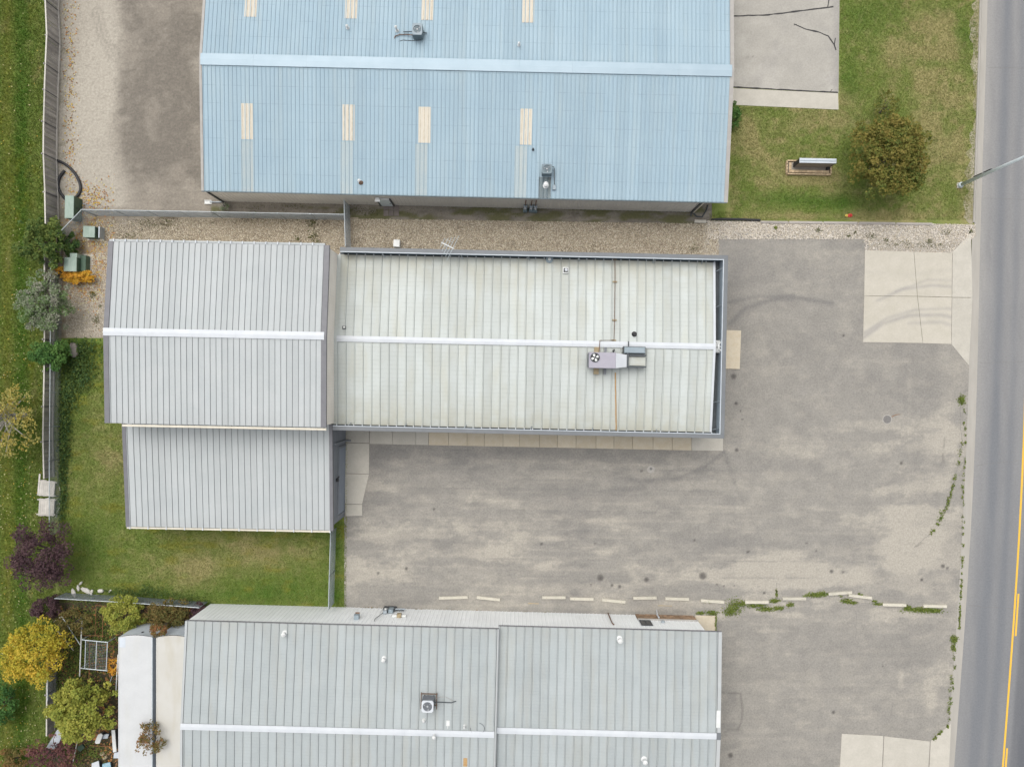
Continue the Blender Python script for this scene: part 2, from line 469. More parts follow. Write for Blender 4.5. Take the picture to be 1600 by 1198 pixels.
M['verge'] = mat('verge', (.285, .255, .165), (.25, .225, .12), 2.5, .95, fine=.2, fscale=7, paint=(('Red', (.40, .365, .30)), ('Green', (.18, .15, .09)), ('Blue', (.17, .17, .05))))
M['worn_yellow'] = mat('worn_yellow', (.36, .285, .165), (.31, .27, .20), 6, .9, fine=.15)

# ================================================================== THE GROUND
g = MB()
g.quad((-400, -400, -.03), (400, -400, -.03), (400, 400, -.03), (-400, 400, -.03))
tag(g.build('ground', M['ground']), kind='structure')

def paint_meadow(x, y):
    n = fbm(x, y, 26, 90, 3); n2 = fbm(x, y, 9, 14, 5)
    dark = .9 * blob(x * 1.0, x * 0, 34, 0, 12, 1) + .35 * blob(x, x * 0, -30, 0, 25, 1)
    green = np.clip(dark * (.55 + .7 * n) + ss(.5, .75, n2) * .45, 0, .95)
    dry = ss(.60, .85, fbm(x, y, 14, 40, 8)) * .55 + .4 * blob(x, y, 63, 98, 4, 22)
    yel = ss(.52, .75, n) * .55 * ss(.35, .8, n2) + .3 * blob(x, x * 0, 12, 0, 9, 1)
    return np.clip(dry, 0, 1), green, np.clip(yel, 0, .9)

def paint_lawn(x, y):
    n = fbm(x, y, 45, 38, 13); n2 = fbm(x, y, 12, 10, 15)
    dry = sum(k * blob(x, y, cx, cy, rx, ry) for cx, cy, rx, ry, k in (
        (285, 890, 62, 24, .75), (165, 700, 45, 62, .55), (440, 862, 70, 24, .6), (360, 842, 60, 12, .35),
        (1475, 190, 38, 150, .62), (1505, 260, 14, 90, .55), (1205, 225, 55, 45, .65), (1420, 70, 60, 70, .45), (1320, 185, 40, 30, .5), (1400, 338, 90, 8, .8), (1260, 338, 70, 6, .5), (1300, 272, 18, 25, .7), (1265, 283, 40, 9, .5)))
    dry = dry * (.45 + 1.5 * ss(.3, .7, n)) + np.where(x > 1100, .62, .36) * ss(.5, .78, n2) + .35 * ss(.5, .7, n) * (x > 1100)
    lush = sum(k * blob(x, y, cx, cy, rx, ry) for cx, cy, rx, ry, k in (
        (135, 850, 45, 40, .55), (430, 915, 95, 20, .55), (525, 850, 14, 40, .8), (525, 930, 14, 20, .6), (330, 930, 180, 10, .5), (115, 600, 25, 90, .6), (130, 545, 40, 25, .7),
        (1230, 312, 70, 14, .75), (1310, 318, 45, 12, .7), (1350, 25, 45, 40, .6), (1330, 130, 14, 30, .7), (1505, 60, 12, 45, .45), (1150, 200, 12, 40, .35), (1340, 260, 30, 70, .35)))
    lush = lush * (.4 + .9 * n2) + .22 * ss(.55, .75, fbm(x, y, 20, 24, 19))
    yel = .5 * ss(.55, .8, fbm(x, y, 30, 12, 21)) * (y > 500)
    return np.clip(dry, 0, .92), np.clip(lush, 0, .92), np.clip(yel, 0, .7)

def paint_soil(x, y):
    n = fbm(x, y, 40, 40, 23); n2 = fbm(x, y, 18, 6, 25); n3 = fbm(x, y, 9, 9, 26)
    n4 = fbm(x, y, 5, 5, 27, 3)
    edge = 184 + 16 * (n - .5) + 10 * (n3 - .5) + 5 * np.sin(y / 40)
    left = 1 - ss(edge - 14, edge + 16 + 25 * ss(220, 300, y), x)
    light = left * (.35 + .5 * n) + .75 * blob(x, y, 150, 150, 36, 75) + .45 * blob(x, y, 170, 40, 26, 60)
    light += .55 * blob(x, y, 305, 110, 22, 45) * ss(.35, .6, n2) + .5 * blob(x, y, 200, 150, 16, 3.5) + .45 * blob(x, y, 208, 203, 9, 3) + .3 * blob(x, y, 232, 200, 3, 16)
    light += .25 * ss(.6, .8, n2) * (x > 180) + .3 * blob(x, y, 150, 270, 50, 40)
    light *= (1 - ss(318, 330, y))
    dark = (1 - left) * (.25 + .6 * ss(.35, .65, n)) + .45 * blob(x, y, 230, 235, 40, 35) * n3
    dark *= (1 - ss(270, 300, y) * .6)
    tr = segdist(x, y, [(152, 20), (162, 60), (180, 88)])
    dark += .4 * np.exp(-(tr / 2.2) ** 2) + .3 * np.exp(-((tr - 7) / 2.0) ** 2)
    strip = ss(318, 326, y) * (x > 330)
    dark = np.maximum(dark, strip * (.35 + .55 * ss(.35, .65, fbm(x, y, 25, 8, 28))))
    moss = strip * ss(.42, .62, fbm(x, y, 30, 9, 29)) * .9
    moss += .3 * (x < 105) * ss(.5, .7, n3)
    light = light * (.6 + .8 * n4) + .22 * ss(.55, .8, fbm(x, y, 60, 5, 30)) * (x > 190) * (y < 300)
    dark = dark * (.55 + .9 * n4) + .3 * ss(.58, .75, fbm(x, y, 14, 4, 24)) * (x > 180) + .25 * ss(.6, .8, n4) * (x < 190)
    return np.clip(light, 0, .95), np.clip(dark, 0, .95), np.clip(moss, 0, .9)

def paint_gravel(x, y):
    n = fbm(x, y, 22, 14, 31)
    rust = .8 * blob(x, y, 135, 430, 35, 45) * (.3 + n) + .45 * blob(x, y, 150, 345, 25, 14)
    dark = ss(.55, .75, fbm(x, y, 16, 10, 33)) * .6 + .8 * blob(x, y, 235, 353, 45, 12) * ss(.3, .6, n)
    light = 1.0 * (x > 1100) + .7 * blob(x, y, 150, 490, 30, 45) + .6 * blob(x, y, 205, 350, 30, 12)
    dark = dark * (1 - .7 * (x > 1100)) + .5 * (x > 1345) * ss(372, 384, y)
    return np.clip(rust, 0, .9), np.clip(dark, 0, .9), np.clip(light, 0, .85)

SPOTS = [(938, 902, 5.5), (1010, 905, 3.6), (1098, 899, 6), (930, 849, 1.6), (846, 849, 2.2), (1085, 844, 2), (1168, 862, 2.0), (1408, 723, 2.5), (1299, 892, 3), (1317, 893, 2.2), (1141, 1179, 4.2), (1146, 588, 4.5),
         (1151, 703, 3), (1002, 736, 1.8), (1170, 861, 1.6), (678, 795, 2.2), (635, 888, 2.6), (591, 895, 2.0), (1473, 884, 3.4), (1480, 887, 2.0), (1318, 524, 2.2), (956, 914, 2.4), (968, 916, 2.6), (1260, 848, 1.6), (1275, 860, 1.5), (1131, 915, 1.6), (1147, 915, 1.4), (1120, 913, 1.6), (1194, 926, 2), (1400, 654, 1.0), (1157, 642, 1.5), (1302, 1112, 3.0), (1379, 1040, 1.5), (1440, 905, 2.5), (1160, 655, 1.4), (1150, 630, 3.0), (924, 913, 1.5)]
def paint_lot(x, y):
    st = fbm(x, y, 95, 20, 41, 6); gr = fbm(x, y, 5, 4, 40, 2); md = fbm(x, y, 60, 34, 43, 5); fn = fbm(x, y, 16, 8, 45); bl = fbm(x, y, 30, 22, 47, 5)
    w = (.55 * blob(x, y, 660, 800, 150, 90) + .55 * blob(x, y, 800, 870, 260, 60) + 1.15 * blob(x, y, 1440, 830, 80, 140) + .7 * blob(x, y, 1250, 905, 170, 22)
         + .5 * blob(x, y, 1180, 900, 110, 35) + .5 * blob(x, y, 1470, 690, 32, 60) + .6 * blob(x, y, 560, 900, 30, 60) + .45 * blob(x, y, 1455, 1080, 28, 60) + .5 * blob(x, y, 1300, 960, 120, 14) + .3 * blob(x, y, 1340, 1110, 40, 25) + .3 * blob(x, y, 1260, 700, 200, 30))
    mix = .5 * st + .2 * md + .3 * bl
    dust = ss(.56, .74, mix + .20 * w + .10 * (fn - .5) + .10 * (gr - .5)) * np.clip(.30 + .75 * w, 0, .85)
    dust += .40 * ss(.54, .68, st) * ss(690, 760, y) * (y < 965) * .6
    for cx, cy, rx, ry, k in ((815, 790, 42, 4, .5), (650, 782, 30, 5, .55), (1345, 702, 22, 3, .55), (1228, 696, 16, 3.5, .55), (1375, 768, 15, 8, .55), (1250, 748, 60, 3, .25), (1255, 1132, 14, 8, .5), (1206, 1090, 7, 8, .6), (1210, 985, 28, 3, .5), (700, 822, 25, 6, .5), (620, 720, 14, 12, .5), (690, 720, 30, 6, .5), (1020, 735, 16, 7, .45), (1455, 1092, 12, 18, .6), (1408, 1060, 5, 28, .45), (1421, 640, 3, 120, .3), (1400, 868, 70, 22, .5), (1335, 885, 60, 9, .4)):
        dust = dust + k * blob(x, y, cx, cy, rx, ry, 3) * ss(.25, .6, fn)
    dust = dust + .26 * ss(.50, .72, fbm(x, y, 22, 12, 52, 4)) + .16 * ss(.55, .75, fbm(x, y, 200, 7, 54, 4)) * (y > 660)
    edge = ss(1455, 1500, x) * .35 * ss(.3, .6, bl)
    dust = np.clip(dust + edge, 0, .92)
    dark = .75 * blob(x, y, 640, 708, 75, 14) * ss(.35, .6, bl) + .5 * blob(x, y, 800, 712, 200, 12) + .35 * ss(.52, .72, fbm(x, y, 50, 16, 49)) * (y > 690) * (x < 1150) * (1 - .5 * dust)
    dark += .28 * ss(.5, .75, fbm(x, y, 90, 60, 51)) + .45 * blob(x, y, 1150, 460, 20, 110) * .7 + .35 * blob(x, y, 1365, 588, 12, 8) + .5 * blob(x, y, 1135, 1110, 12, 40) * .6  # includes soft shade beside two buildings' east walls, painted into the colour
    for pts, wd, k in (([(1140, 505), (1165, 482), (1205, 468), (1245, 466), (1300, 474)], 4, .85), ([(1140, 472), (1180, 463), (1240, 462)], 3, .6), ([(1010, 750), (1060, 747), (1100, 730), (1132, 705)], 3, .6), ([(950, 745), (1010, 752), (1060, 750)], 4, .25),
                       ([(1133, 705), (1150, 760), (1180, 820), (1195, 865)], 2.5, .25), ([(1120, 660), (1128, 700), (1138, 725)], 2, .35), ([(1230, 690), (1300, 590), (1345, 500)], 6, .2), ([(1255, 1030), (1250, 1000), (1275, 995)], 5, .18)):
        dark += k * np.exp(-(segdist(x, y, pts) / wd) ** 2) * (.5 + .8 * fn)
    spot = np.zeros_like(x)
    for cx, cy, r in SPOTS:
        spot = np.maximum(spot, .95 * blob(x, y, cx, cy, r, r, 5) * (.65 + .6 * fn))
    for pts in ([(1128, 1081), (1157, 1083), (1160, 1110), (1158, 1128), (1152, 1140)], [(1138, 1139), (1155, 1139)], [(1476, 685), (1473, 710), (1474, 722)], [(1426, 856), (1440, 848)], [(1131, 716), (1136, 722)]):
        spot = np.maximum(spot, .5 * np.exp(-(segdist(x, y, pts) / 1.3) ** 2) * ss(.3, .5, fn))
    for q_ in range(26):                        # long faint scuffs from driving in and out
        yy = 700 + 9.6 * q_ + 4 * math.sin(q_ * 2.3); ang_ = .018 + .012 * math.sin(q_ * 1.7)
        a_ = 560 + 140 * (q_ * .37 % 1); b_ = a_ + 250 + 500 * (q_ * .61 % 1)
        wv = np.exp(-((y - yy - ang_ * (x - 560)) / (1.1 + (q_ % 3) * .5)) ** 2) * ss(a_, a_ + 80, x) * (1 - ss(b_ - 90, b_, x)) * ss(.35, .6, fbm(x, y, 26, 6, 300 + q_, 2))
        if q_ % 3: dust = dust + .38 * wv
        else: dark = dark + .40 * wv
    return np.clip(dust * (.7 + .6 * gr), 0, .9), np.clip(dark * (.7 + .6 * gr), 0, .85), np.clip(spot, 0, .92)

def paint_pad(x, y):
    n = fbm(x, y, 40, 30, 61)
    return np.clip(.5 * ss(.5, .8, n) + .4 * blob(x, y, 1300, 130, 8, 14), 0, 1), np.clip(.5 * ss(1296, 1308, x) + .3 * ss(.55, .8, fbm(x, y, 25, 25, 63)), 0, 1), .5 * (blob(x, y, 1168, 90, 1.6) + blob(x, y, 1176, 89, 1.2))

RED = []   # rects of building footprints, to skip scattering there (world metres)
sheet('meadow', [[(-160, -150), (92, -150), (86, 1330), (-160, 1330)]], .004, .22, M['lawn'], paint_meadow)
sheet('dirt_yard', [[(88, -120), (360, -120), (360, 338), (88, 338)], [(360, 300), (1112, 310), (1112, 350), (360, 341)]], .010, .16, M['soil'], paint_soil)
sheet('garden_soil', [[(84, 930), (345, 944), (300, 1290), (70, 1290)]], .020, 2.0, M['humus'], lambda x, y: (x * 0, x * 0, x * 0))
sheet('lawn', [[(86, 526), (546, 526), (541, 956), (86, 941)]], .014, .16, M['lawn'], paint_lawn)
tag(sheet('front_lawn', [[(1120, -130), (1540, -130), (1528, 352), (1112, 346)]], .014, .16, M['lawn'], paint_lawn), kind='structure')
GRAVEL = [[(88, 338), (560, 340), (560, 400), (88, 400)], [(560, 342), (1123, 350), (1123, 412), (560, 400)], [(92, 400), (180, 400), (176, 528), (92, 528)],
          [(1105, 345), (1528, 351), (1522, 374), (1105, 374)], [(1350, 374), (1518, 374), (1489, 396), (1350, 392)]]
sheet('gravel_bed', GRAVEL, .018, .18, M['gravel_base'], paint_gravel)
LOT = [[(1123, 364), (1358, 371), (1358, 545), (1123, 545)], [(538, 655), (1123, 655), (1123, 990), (538, 968)], [(1358, 532), (1523, 532), (1523, 545), (1358, 545)], [(1123, 545), (1523, 545), (1515, 700), (1503, 900), (1484, 1270), (1123, 1270)]]
lot = sheet('parking_lot', LOT, .022, .10, M['asphalt'], paint_lot)
pad = sheet('parking_pad', [[(1138, -130), (1313, -130), (1310, 146), (1138, 137)]], .026, .12, M['pad_grey'], paint_pad)

def ribbon_px(pts, w, z, name, m, parent, seg=None, jit=0.0):
    """thin flat ribbon (crack seal, painted line) along pixel points"""
    q = [np.array(P(*p)[:2]) for p in pts]
    if jit:
        r = [q[0]]
        for a, b in zip(q[:-1], q[1:]):
            n = max(1, int(np.linalg.norm(b - a) / .35))
            for i in range(1, n + 1):
                r.append(a + (b - a) * i / n + (RNG.normal(0, jit, 2) if i < n else 0))
        q = r
    v, f = [], []
    for i, p in enumerate(q):
        t = q[min(i + 1, len(q) - 1)] - q[max(i - 1, 0)]; t /= np.linalg.norm(t) + 1e-9
        k = w * (1 + (RNG.normal(0, .25) if jit else 0)) / 2
        nrm = np.array((-t[1], t[0])) * max(k, w * .2)
        v += [(*(p + nrm), z), (*(p - nrm), z)]
        if i: f.append((2 * i - 2, 2 * i - 1, 2 * i + 1, 2 * i))
    return MB().add(v, f).build(name, m, parent)

for pts, w in (([(1138, 26), (1200, 24), (1240, 19), (1302, 11)], .10), ([(1293, 12), (1297, -20)], .08), ([(1140, 25), (1141, -30)], .07), ([(1240, 38), (1258, 46), (1280, 51), (1294, 57), (1303, 70), (1306, 79)], .09), ([(1303, 72), (1305, 60)], .06),
               ([(1240, 40), (1245, 39)], .05)):
    ribbon_px(pts, w, .031, 'crack_seal', M['tar'], pad, jit=.015)
ribbon_px([(1139, 136), (1220, 140.5), (1309, 145)], .10, .031, 'crack_seal', M['tar'], pad, jit=.006)
ribbon_px([(1297, 144), (1300, 140)], .05, .031, 'crack_seal', M['tar'], pad, jit=.01)
# repaired spots on the big lot
def disc(name, px, py, r, z, m, parent, seg=20, wob=.04):
    x, y, _ = P(px, py)
    vs = [(x + r * (1 + RNG.normal(0, wob)) * math.cos(2 * math.pi * k / seg), y + r * (1 + RNG.normal(0, wob)) * math.sin(2 * math.pi * k / seg), z) for k in range(seg)]
    return MB().add(vs, [tuple(range(seg))]).build(name, m, parent)
disc('manhole_collar', 1386, 655, .38, .026, M['patch'], lot)
disc('manhole_cover', 1386, 655, .31, .031, M['iron'], lot, wob=0)
ribbon_px([(1393, 651), (1399, 648), (1406, 647)], .05, .031, 'spray_mark', M['rust'], lot, jit=.02)
disc('valve_collar', 1017, 733, .30, .026, M['patch'], lot, 8, .1)
disc('valve_cover', 1017, 732, .11, .031, M['iron'], lot, 12, 0)
ribbon_px([(825, 942), (842, 942.5)], .10, .027, 'parking_stripe', M['worn_yellow'], lot, jit=.012)
ribbon_px([(1028, 945.5), (1050, 946)], .08, .027, 'parking_stripe', M['worn_yellow'], lot, jit=.012)
for pts in ([(1503, 620), (1500, 642), (1500, 660), (1503, 690), (1500, 712), (1490, 750), (1480, 785), (1470, 810), (1455, 832), (1428, 855)], [(1118, 952), (1140, 942), (1165, 948), (1215, 950), (1235, 944)], [(1213, 910), (1214, 938)], [(1338, 955), (1337, 1000)], [(1304, 928), (1320, 935), (1345, 941), (1378, 944)], [(1475, 950), (1490, 945)], [(1395, 1095), (1394, 1118)]):
    ribbon_px(pts, .022, .027, 'crack', M['iron'], lot, jit=.03)

# ---- concrete slabs
def slabs(name, quads, z1, m, z0=-.02, gap=None):
    root = None
    for q in quads:
        pw = [P(*p)[:2] for p in q]
        cx = sum(p[0] for p in pw) / len(pw); cy = sum(p[1] for p in pw) / len(pw)
        b = MB().slab([(p[0] - cx, p[1] - cy) for p in pw], z0, z1)
        if root is None:
            root = link(name, None, None); root.empty_display_size = .2; root['kind'] = 'structure'
        b.build('slab', m, root, (cx, cy, 0))
    return root
def lerp(a, b, t): return (a[0] + (b[0] - a[0]) * t, a[1] + (b[1] - a[1]) * t)
dr = slabs('driveway', [[(1487.9, 394), (1516.5, 364), (1519, 464.8), (1487.2, 464.4)], [(1487.2, 465), (1519, 465.4), (1513.5, 571), (1486.2, 538)]], .045, M['concrete'])
def paint_drive(x, y):
    g = np.zeros_like(x); n = fbm(x, y, 20, 12, 71)
    for pts, w, k in (([(1345, 530), (1380, 505), (1420, 493), (1470, 492), (1520, 503)], 3.2, .8), ([(1370, 470), (1410, 452), (1455, 446), (1520, 450)], 2.6, .6), ([(1350, 520), (1385, 497), (1430, 484), (1480, 482), (1520, 490)], 2.4, .6), ([(1400, 455), (1450, 437), (1520, 440)], 2.2, .4), ([(1420, 505), (1470, 503), (1520, 520)], 3.0, .5), ([(1350, 425), (1420, 430), (1500, 420)], 4, .12)):
        g += k * np.exp(-(segdist(x, y, pts) / w) ** 2)
    return x * 0, np.clip(g * (.5 + .9 * n), 0, .8), x * 0
for q in ([(1351, 391), (1427.2, 393.5), (1432.7, 462.8), (1349.8, 462.2)], [(1427.7, 393.6), (1487.3, 395), (1486.7, 464.3), (1433.2, 462.9)], [(1349.8, 462.7), (1432.8, 463.3), (1441.3, 536), (1348, 534.5)], [(1433.3, 463.5), (1486.7, 464.9), (1485.6, 537.5), (1441.8, 536.2)]):
    o = sheet('slab', [q], 0, .10, M['concrete_paint'], paint_drive, parent=dr)
    o.location.z = .046
slabs('lower_driveway', [[(1315, 1145.5), (1380, 1149), (1374.5, 1270), (1308, 1270)], [(1381.3, 1149.3), (1452.5, 1157.5), (1446.5, 1270), (1375.8, 1270)], [(1454, 1157), (1485.5, 1130), (1479, 1270), (1448, 1270)]], .045, M['concrete'])
T0, T1, B0, B1 = (540, 670), (1128, 683), (578, 693), (1129, 704.3)
walk = []
e = [578, 614, 650, 670, 701, 730, 757, 786, 812, 843, 871, 900, 931, 959, 988, 1020, 1050, 1080, 1129.5]
for a, b in zip(e[:-1], e[1:]):
    t = lambda x: 693 + (x - 578) * (11.3 / 551)
    u = lambda x: 672 + (x - 578) * (11.3 / 551)
    walk.append([(a + .2, u(a)), (b - .2, u(b)), (b - .2, t(b)), (a + .2, t(a))])
w1 = slabs('sidewalk', walk[:3] + walk[-1:], .10, M['concrete'])
for q in walk[3:-1]:
    pw = [P(*p)[:2] for p in q]; cx = sum(p[0] for p in pw) / 4; cy = sum(p[1] for p in pw) / 4
    MB().slab([(p[0] - cx, p[1] - cy) for p in pw], -.02, .10 + random.uniform(0, .008)).build('slab', M['concrete_tan'], w1, (cx, cy, 0))
slabs('garage_apron', [[(538.5, 671), (577, 673), (577, 691.6), (538.8, 690.5)], [(538.8, 691.6), (577, 692.7), (576.6, 739.6), (538.6, 739)], [(538.6, 740), (576.6, 740.6), (572, 760), (566, 787), (539.6, 787)], [(539.6, 788), (566, 788), (566, 805), (539.8, 806)]], .05, M['concrete'])
slabs('door_pad', [[(1134, 516), (1157.2, 516.8), (1155, 576.8), (1132, 576)]], .14, M['concrete_tan'])
slabs('entry_walk', [[(1137, 138), (1309.3, 146.4), (1310, 172), (1137, 164)]], .05, M['concrete'])
slabs('corner_pad', [[(1086, 960.5), (1118, 961.2), (1118, 992), (1086, 992)]], .06, M['concrete_tan'])
slabs('back_step', [[(599.5 + i * 8.2, 319 + j * 9.6), (607 + i * 8.2, 319 + j * 9.6), (607 + i * 8.2, 328 + j * 9.6), (599.5 + i * 8.2, 328 + j * 9.6)] for i in range(3) for j in range(2)], .06, M['paver'])

# ---- the road, its gutter and kerb: ribbons beside a measured edge line
EDGE = [(1552, -600), (1547, -200), (1543, 0), (1538, 170), (1532, 340), (1526.5, 600), (1521, 750), (1512.5, 900), (1502, 1050), (1490.5, 1198), (1478, 1350), (1440, 1750)]
EY = np.array([p[1] for p in EDGE], float); EX = np.array([p[0] for p in EDGE], float)
def edge_x(py):
    ys = np.atleast_1d(np.asarray(py, float))
    sm = sum(np.interp(ys + d, EY, EX) for d in (-90, -60, -30, 0, 30, 60, 90)) / 7
    return sm
def ribbon(name, o0, o1, z, m, y0=-600, y1=1750, step=12, n=2, paint=None, kind='structure', parent=None, thick=0):
    """strip between lateral offsets o0..o1 metres east of the road edge"""
    ys = np.arange(y0, y1 + 1, step); ex = edge_x(ys)
    offs = np.linspace(o0, o1, n)
    v, f = [], []
    for i, (yy, xx) in enumerate(zip(ys, ex)):
        X, Y, _ = P(xx, yy)
        for o in offs: v.append((X + o, Y, z))
    for i in range(len(ys) - 1):
        for k in range(n - 1):
            a = i * n + k
            f.append((a, a + n, a + n + 1, a + 1))
    if thick:
        nv = len(v)
        v += [(a, b, c - thick) for a, b, c in v]
        for i in range(len(ys) - 1):
            a = i * n; f.append((a, a + nv, a + n + nv, a + n))
            a = i * n + n - 1; f.append((a, a + n, a + n + nv, a + nv))
    me = np_mesh(name, v, f, m)
    if paint:
        va = np.array(v); px, py = PX(va[:, 0], va[:, 1])
        set_paint(me, np.stack(paint(px, py, va[:, 0], np.tile(offs, len(ys))), -1))
    o = link(name, me, parent)
    if kind and not parent: o['kind'] = kind
    return o
def paint_road(x, y, X, off):
    n = fbm(x, y, 14, 120, 81); n2 = fbm(x, y, 10, 30, 83)
    g = .62 * np.exp(-((off - 1.55) / .42) ** 2) * 1.25 + .55 * np.exp(-((off - 2.8) / .3) ** 2) + .35 * np.exp(-((off - 5.4) / .5) ** 2) + .35 * np.exp(-((off - 6.8) / .4) ** 2)
    g = g * (.5 + .9 * n)
    r = .55 * np.exp(-(off / .5) ** 2) + .25 * ss(.5, .8, n2) * (off < 1.0)
    b = .62 * ss(4.15, 4.5, off) * (.6 + .6 * n)
    g = g + .55 * ss(420, 1050, y) * (.45 + .7 * n)
    return np.clip(r, 0, .9), np.clip(g, 0, .85), np.clip(b, 0, .8)
road = ribbon('road', 0, 8.4, .020, M['road'], n=64, paint=paint_road)
ribbon('gutter', -.50, 0.0, .026, M['gutter'], n=3)
ribbon('far_gutter', 8.4, 8.9, .026, M['gutter'], n=3)
ribbon('kerb', -.64, -.50, .13, M['gutter'], y0=-600, y1=348, n=2, thick=.14)
ribbon('gutter_seam', -.66, -.50, .030, M['gutter'], y0=360, y1=1750, n=3)
ribbon('centre_line', 3.73, 3.88, .025, M['yellow_line'], parent=road)
for yc in np.arange(960 - 241 * 5, 1700, 241):
    if yc > 900: ribbon('dashed_line', 3.96, 4.10, .025, M['yellow_line'], yc - 33, yc + 33, 11, parent=road)
for y0, sl, o1 in ((727, -8, 3.7), (567, -2, 3.9), (945, 5, 3.7), (106, 1, 3.0), (310, 2, 3.4)):
    ex = edge_x([y0])[0]
    ribbon_px([(ex + 4, y0), (ex + 20, y0 + sl * .3), (ex + o1 / .05, y0 + sl)], .018, .0245, 'crack', M['iron'], road, jit=.02)

# ------------------------------------------------------------------ scattered ground stuff
def scatter_pts(polys, n):
    """n random pixel points in the polygons, weighted by area"""
    ar = []
    for p in polys:
        xs = [q[0] for q in p]; ys = [q[1] for q in p]
        ar.append((max(xs) - min(xs)) * (max(ys) - min(ys)))
    ox, oy = [], []
    for p, a in zip(polys, ar):
        k = int(n * a / sum(ar))
        xs = [q[0] for q in p]; ys = [q[1] for q in p]
        x = RNG.uniform(min(xs), max(xs), k); y = RNG.uniform(min(ys), max(ys), k)
        m = inpoly(x, y, p)
        ox.append(x[m]); oy.append(y[m])
    return np.concatenate(ox), np.concatenate(oy)

def blades(name, px, py, hmin, hmax, w, m, paintf, lean=.9, label=None, z=.01, jit=.25):
    n = len(px)
    X = (px - 800) * .05; Y = (599 - py) * .05
    a = RNG.uniform(0, 2 * math.pi, n); hgt = RNG.uniform(hmin, hmax, n); ln = RNG.uniform(.2, lean, n) * hgt * 1.3
    b = a + RNG.uniform(1.2, 1.9, n); ww = w * RNG.uniform(.6, 1.3, n)
    v = np.zeros((n, 3, 3))
    v[:, 0, 0] = X - np.cos(b) * ww / 2; v[:, 0, 1] = Y - np.sin(b) * ww / 2; v[:, 0, 2] = z
    v[:, 1, 0] = X + np.cos(b) * ww / 2; v[:, 1, 1] = Y + np.sin(b) * ww / 2; v[:, 1, 2] = z
    v[:, 2, 0] = X + np.cos(a) * ln; v[:, 2, 1] = Y + np.sin(a) * ln; v[:, 2, 2] = z + hgt
    p = np.stack(paintf(px, py), -1)
    p = np.clip(p + RNG.normal(0, jit, (n, 3)) * np.array((1, 1, .6)), 0, 1)
    p = np.repeat(p, 3, 0)
    me = np_mesh(name, v.reshape(-1, 3), np.arange(3 * n).reshape(-1, 3), m, p)
    o = link(name, me)
    return tag(o, label, 'grass', kind='stuff')

x, y = scatter_pts([[(-10, -10), (90, -10), (86, 1210), (-10, 1210)]], 110000)
blades('meadow_grass', x, y, .06, .20, .05, M['blade_grass'], paint_meadow, label='rough uncut green grass beyond the weathered wooden fence', z=.006)
x, y = scatter_pts([[(90, 526), (545, 526), (541, 952), (90, 940)]], 190000)
keep = ~inpoly(x, y, [(180, 500), (540, 500), (540, 815), (205, 812)]) & ((x > 172) | (y > 535))
keep &= ~((x < 118) & (y < 560) & (RNG.random(len(x)) < .5))
blades('lawn_grass', x[keep], y[keep], .04, .12, .045, M['blade_grass'], paint_lawn, label='patchy green and straw lawn around the low grey garage', z=.015)
x, y = scatter_pts([[(1113, -10), (1540, -10), (1526, 350), (1108, 344)]], 150000)
ex = edge_x(y)
keep = (x < ex - 15 - 14 * ss(.35, .7, fbm(x, y, 14, 25, 91))) & ~inpoly(x, y, [(1137, -20), (1312, -20), (1311, 172), (1137, 165)]) & ~inpoly(x, y, [(1231, 251), (1298, 252), (1298, 271), (1231, 270)]) & ((x > 1138 + 8 * RNG.random(len(x))) | (y > 331))
keep |= (x < ex - 13) & (x > ex - 36) & (RNG.random(len(x)) < .55)
keep &= (y < 344) & ((x > 1122) | (y > 334))
blades('front_lawn_grass', x[keep], y[keep], .04, .11, .045, M['blade_grass'], paint_lawn, label='dry mown lawn between the parking pad and the road', z=.015)

# bare verge between lawn and kerb
def paint_verge(x, y):
    return ss(.3, .7, fbm(x, y, 8, 16, 95)) * .7, .4 * ss(.5, .8, fbm(x, y, 6, 9, 97)), .35 * ss(.5, .7, fbm(x, y, 7, 12, 99))
ys = np.arange(-120, 351, 10)
vl = [(edge_x([t])[0] - 19 - 6 * math.sin(t / 37.0) - random.uniform(-5, 8), t) for t in ys]
vs, fs = [], []
for i, (vx, vy) in enumerate(vl):
    for k in range(5):
        t = k / 4; e1 = edge_x([vy])[0] - 12.6
        vs.append((*P(vx + (e1 - vx) * t, vy)[:2], .019))
    if i:
        for k in range(4): fs.append(((i - 1) * 5 + k, i * 5 + k, i * 5 + k + 1, (i - 1) * 5 + k + 1))
va = np.array(vs); qx, qy = PX(va[:, 0], va[:, 1])
me = np_mesh('verge', va, fs, M['verge'], np.stack(paint_verge(qx, qy), -1))
tag(link('verge', me), kind='structure')

